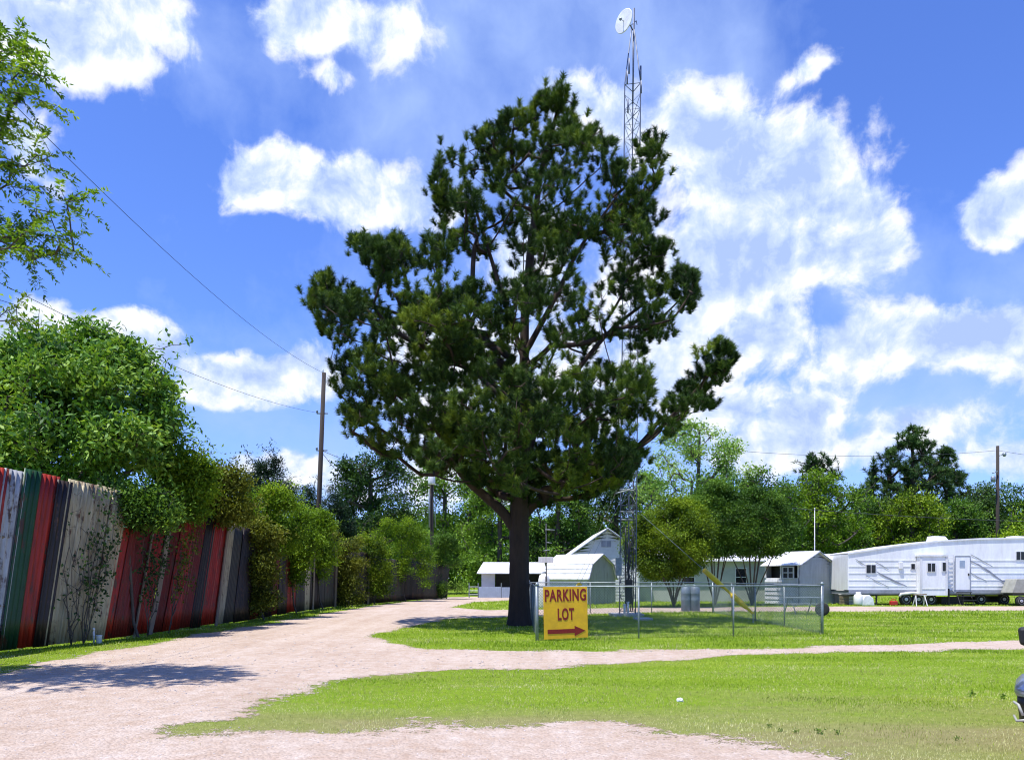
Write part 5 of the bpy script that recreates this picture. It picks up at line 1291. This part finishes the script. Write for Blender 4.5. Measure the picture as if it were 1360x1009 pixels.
# ------------------------------------------------------------------ sky, sun, camera
SUN_EL = math.radians(72); SUN_DIR = unit(np.array([-.70, -.60, 0]))        # the sun stands high, to the left and a little behind the camera
world = bpy.data.worlds.new('World'); SC.world = world; world.use_nodes = True
nt = world.node_tree; nt.nodes.clear()
out = nt.nodes.new('ShaderNodeOutputWorld'); bg = nt.nodes.new('ShaderNodeBackground')
sky = nd(nt, 'ShaderNodeTexSky', sky_type='NISHITA'); sky.sun_disc = False; sky.sun_elevation = SUN_EL
sky.sun_rotation = math.atan2(SUN_DIR[0], SUN_DIR[1]); sky.air_density = 1.0; sky.dust_density = .4; sky.ozone_density = 2.5
tc = nd(nt, 'ShaderNodeTexCoord'); dirv = nd(nt, 'ShaderNodeVectorMath', operation='NORMALIZE'); nt.links.new(tc.outputs['Generated'], dirv.inputs[0])
sp = nd(nt, 'ShaderNodeSeparateXYZ'); nt.links.new(dirv.outputs[0], sp.inputs[0])
az = math_(nt, 'ARCTAN2', sp.outputs[0], sp.outputs[1]); el = math_(nt, 'ARCSINE', sp.outputs[2])
cm = nd(nt, 'ShaderNodeCombineXYZ'); nt.links.new(az, cm.inputs[0]); nt.links.new(el, cm.inputs[1])
def azel(px, py):
    x, y, z = (px - CX) / F, 1.0, (HY - py) / F; return math.atan2(x, y), math.atan2(z, math.hypot(x, y))
CLOUDS = [ # centre and half-size on the photograph's grid, turned into azimuth and elevation; weight
 (100, 45, 150, 85, .95), (20, 10, 130, 80, 1.0), (190, 20, 90, 60, .7), (420, 30, 95, 60, .95), (435, 112, 40, 34, .75), (30, 175, 70, 60, .6),
 (370, 238, 85, 50, 1.05), (440, 262, 130, 50, 1.0), (530, 260, 80, 55, .9), (480, 225, 70, 40, .6),
 (540, 60, 60, 70, .5), (760, 120, 70, 50, .7), (800, 150, 80, 60, .8),
 (940, 180, 110, 75, 1.1), (1010, 230, 130, 90, 1.3), (1080, 230, 60, 60, .8), (1090, 290, 110, 90, 1.2), (1140, 325, 85, 60, 1.0), (1000, 340, 150, 110, 1.25), (1010, 440, 90, 60, .95), (900, 380, 110, 110, 1.0),
 (1080, 90, 48, 30, .7), (1045, 105, 30, 22, .5),
 (1320, 285, 65, 48, 1.1), (1370, 260, 60, 50, .9),
 (1240, 455, 130, 52, 1.15), (1150, 455, 90, 48, 1.0), (1310, 448, 90, 48, 1.1), (1390, 470, 110, 48, 1.0), (1160, 490, 120, 40, .8),
 (1075, 550, 70, 42, 1.0), (975, 545, 70, 45, 1.0), (1040, 595, 130, 45, .9), (1240, 565, 150, 40, .6), (1330, 600, 120, 40, .6), (960, 480, 80, 60, .7),
 (350, 492, 85, 34, 1.0), (410, 480, 60, 40, .8), (310, 515, 80, 26, .7),
 (190, 455, 60, 40, 1.05), (45, 440, 70, 45, 1.1), (110, 460, 90, 36, .8),
 (385, 625, 60, 36, .9), (330, 612, 40, 20, .6), (470, 640, 90, 40, .7), (640, 520, 110, 120, .9), (620, 620, 140, 70, .7), (700, 350, 90, 90, .6), (850, 480, 120, 110, .8), (580, 470, 90, 70, .7)]
VEILS = [(590, 90, 150, 160, .62), (700, 60, 170, 160, .55), (850, 60, 170, 150, .55), (960, 60, 90, 130, .6), (620, 20, 200, 120, .6), (540, 180, 110, 70, .6), (640, 200, 120, 90, .45), (560, 250, 90, 80, .6), (1180, 380, 120, 110, .5), (1200, 540, 260, 90, .7), (900, 620, 300, 80, .5), (250, 60, 170, 90, .35), (330, 540, 160, 90, .4), (500, 620, 200, 90, .5), (1330, 420, 120, 90, .4), (700, 480, 260, 200, .35), (380, 420, 110, 50, .25)]
def blobsum(vec, lst):
    acc = None
    for px, py, rx_, ry_, w in lst:
        a0, e0 = azel(px, py); a1, _ = azel(px + rx_, py); a2, _ = azel(px - rx_, py); _, e1 = azel(px, py - ry_); _, e2 = azel(px, py + ry_)
        ra = (a1 - a2) / 2; re = (e1 - e2) / 2
        s = nd(nt, 'ShaderNodeVectorMath', operation='SUBTRACT'); nt.links.new(vec, s.inputs[0]); s.inputs[1].default_value = (a0, e0, 0)
        m = nd(nt, 'ShaderNodeVectorMath', operation='MULTIPLY'); nt.links.new(s.outputs[0], m.inputs[0]); m.inputs[1].default_value = (1 / ra, 1 / re, 0)
        l = nd(nt, 'ShaderNodeVectorMath', operation='LENGTH'); nt.links.new(m.outputs[0], l.inputs[0])
        v = math_(nt, 'MULTIPLY_ADD', l.outputs['Value'], -w * .75, w)
        acc = v if acc is None else math_(nt, 'SMOOTH_MAX', acc, v, .18)
    return acc
def warped(vec, sc, amt, seed):
    n = nd(nt, 'ShaderNodeTexNoise'); n.inputs['Scale'].default_value = sc; n.inputs['Detail'].default_value = 4; mp = nd(nt, 'ShaderNodeMapping'); mp.inputs['Location'].default_value = (seed, seed * 2, 0)
    nt.links.new(vec, mp.inputs[0]); nt.links.new(mp.outputs[0], n.inputs['Vector'])
    s = nd(nt, 'ShaderNodeVectorMath', operation='MULTIPLY_ADD'); nt.links.new(n.outputs['Color'], s.inputs[0]); s.inputs[1].default_value = (amt, amt, 0)
    o = nd(nt, 'ShaderNodeVectorMath', operation='SUBTRACT'); nt.links.new(vec, o.inputs[0]); o.inputs[1].default_value = (amt / 2, amt / 2, 0); nt.links.new(o.outputs[0], s.inputs[2]); return s.outputs[0]
wv = warped(cm.outputs[0], 9, .05, 3.1)
blob = blobsum(wv, CLOUDS)
def fbm(vec, sc, det, rough, off):
    mp = nd(nt, 'ShaderNodeMapping'); mp.inputs['Location'].default_value = off; nt.links.new(vec, mp.inputs[0]); return noise(nt, mp.outputs[0], sc, det, rough)
F1 = fbm(wv, 11, 10, .60, (5, 1, 0)); F2 = fbm(wv, 11, 10, .60, (5 + .012, 1 - .018, 0)); F3 = fbm(wv, 5, 3, .5, (2, 7, 0))
dens = math_(nt, 'ADD', math_(nt, 'SUBTRACT', blob, .20), math_(nt, 'MULTIPLY_ADD', F1, 1.5, -.75))
alpha = nd(nt, 'ShaderNodeMapRange', interpolation_type='SMOOTHSTEP'); nt.links.new(dens, alpha.inputs[0]); alpha.inputs[1].default_value = -.02; alpha.inputs[2].default_value = .30
veil = blobsum(warped(cm.outputs[0], 4, .25, 8.2), VEILS)
veil = math_(nt, 'MULTIPLY', math_(nt, 'ADD', veil, math_(nt, 'MULTIPLY_ADD', F1, .9, -.42)), 1.5, clamp=True)
lit = math_(nt, 'MULTIPLY_ADD', math_(nt, 'SUBTRACT', F1, F2), 5.0, .70)                     # the side of each billow towards the sun
thick = nd(nt, 'ShaderNodeMapRange', interpolation_type='SMOOTHSTEP'); nt.links.new(dens, thick.inputs[0]); thick.inputs[1].default_value = .25; thick.inputs[2].default_value = 1.0
lit = math_(nt, 'SUBTRACT', lit, math_(nt, 'MULTIPLY', thick.outputs[0], math_(nt, 'MULTIPLY_ADD', F3, 2.2, -.60)), clamp=True)
ccol = ramp(nt, lit, [(0, (3.0, 4.0, 6.8)), (.5, (4.4, 5.3, 7.4)), (.95, (6.6, 6.9, 7.5))])
skyc = mixc(nt, 1.0, sky.outputs[0], (.70, .92, 1.6, 1), 'MULTIPLY')
c = mixc(nt, math_(nt, 'MULTIPLY', veil, .72), skyc, (3.3, 4.5, 7.6, 1))
c = mixc(nt, alpha.outputs[0], c, ccol)
nt.links.new(c, bg.inputs[0]); bg.inputs[1].default_value = .095
nt.links.new(bg.outputs[0], out.inputs[0])
world.cycles.sampling_method = 'MANUAL'; world.cycles.sample_map_resolution = 512

sl = bpy.data.lights.new('sun', 'SUN'); sl.energy = 4.2; sl.angle = math.radians(.5); sl.color = (1, .965, .92)
so_ = bpy.data.objects.new('sun', sl); COL.objects.link(so_)
d3 = np.array([SUN_DIR[0] * math.cos(SUN_EL), SUN_DIR[1] * math.cos(SUN_EL), math.sin(SUN_EL)]); so_.rotation_euler = Vector(d3).to_track_quat('Z', 'Y').to_euler(); so_.location = (0, 0, 40)

cam = bpy.data.cameras.new('camera'); co = bpy.data.objects.new('camera', cam); COL.objects.link(co); SC.camera = co
co.location = (0, 0, CH); co.rotation_euler = (math.radians(90), 0, 0)
cam.sensor_width = 36; cam.sensor_fit = 'HORIZONTAL'; cam.lens = F / 1360 * 36; cam.shift_y = (HY - 504.5) / 1360; cam.clip_end = 2000; cam.clip_start = .1
SC.render.resolution_x = 1024; SC.render.resolution_y = 759
SC.view_settings.view_transform = 'Standard'; SC.view_settings.look = 'None'; SC.view_settings.exposure = .70; SC.view_settings.gamma = 1
SC.cycles.filter_width = 1.1
SC.cycles.max_bounces = 6; SC.cycles.diffuse_bounces = 3; SC.cycles.transparent_max_bounces = 8
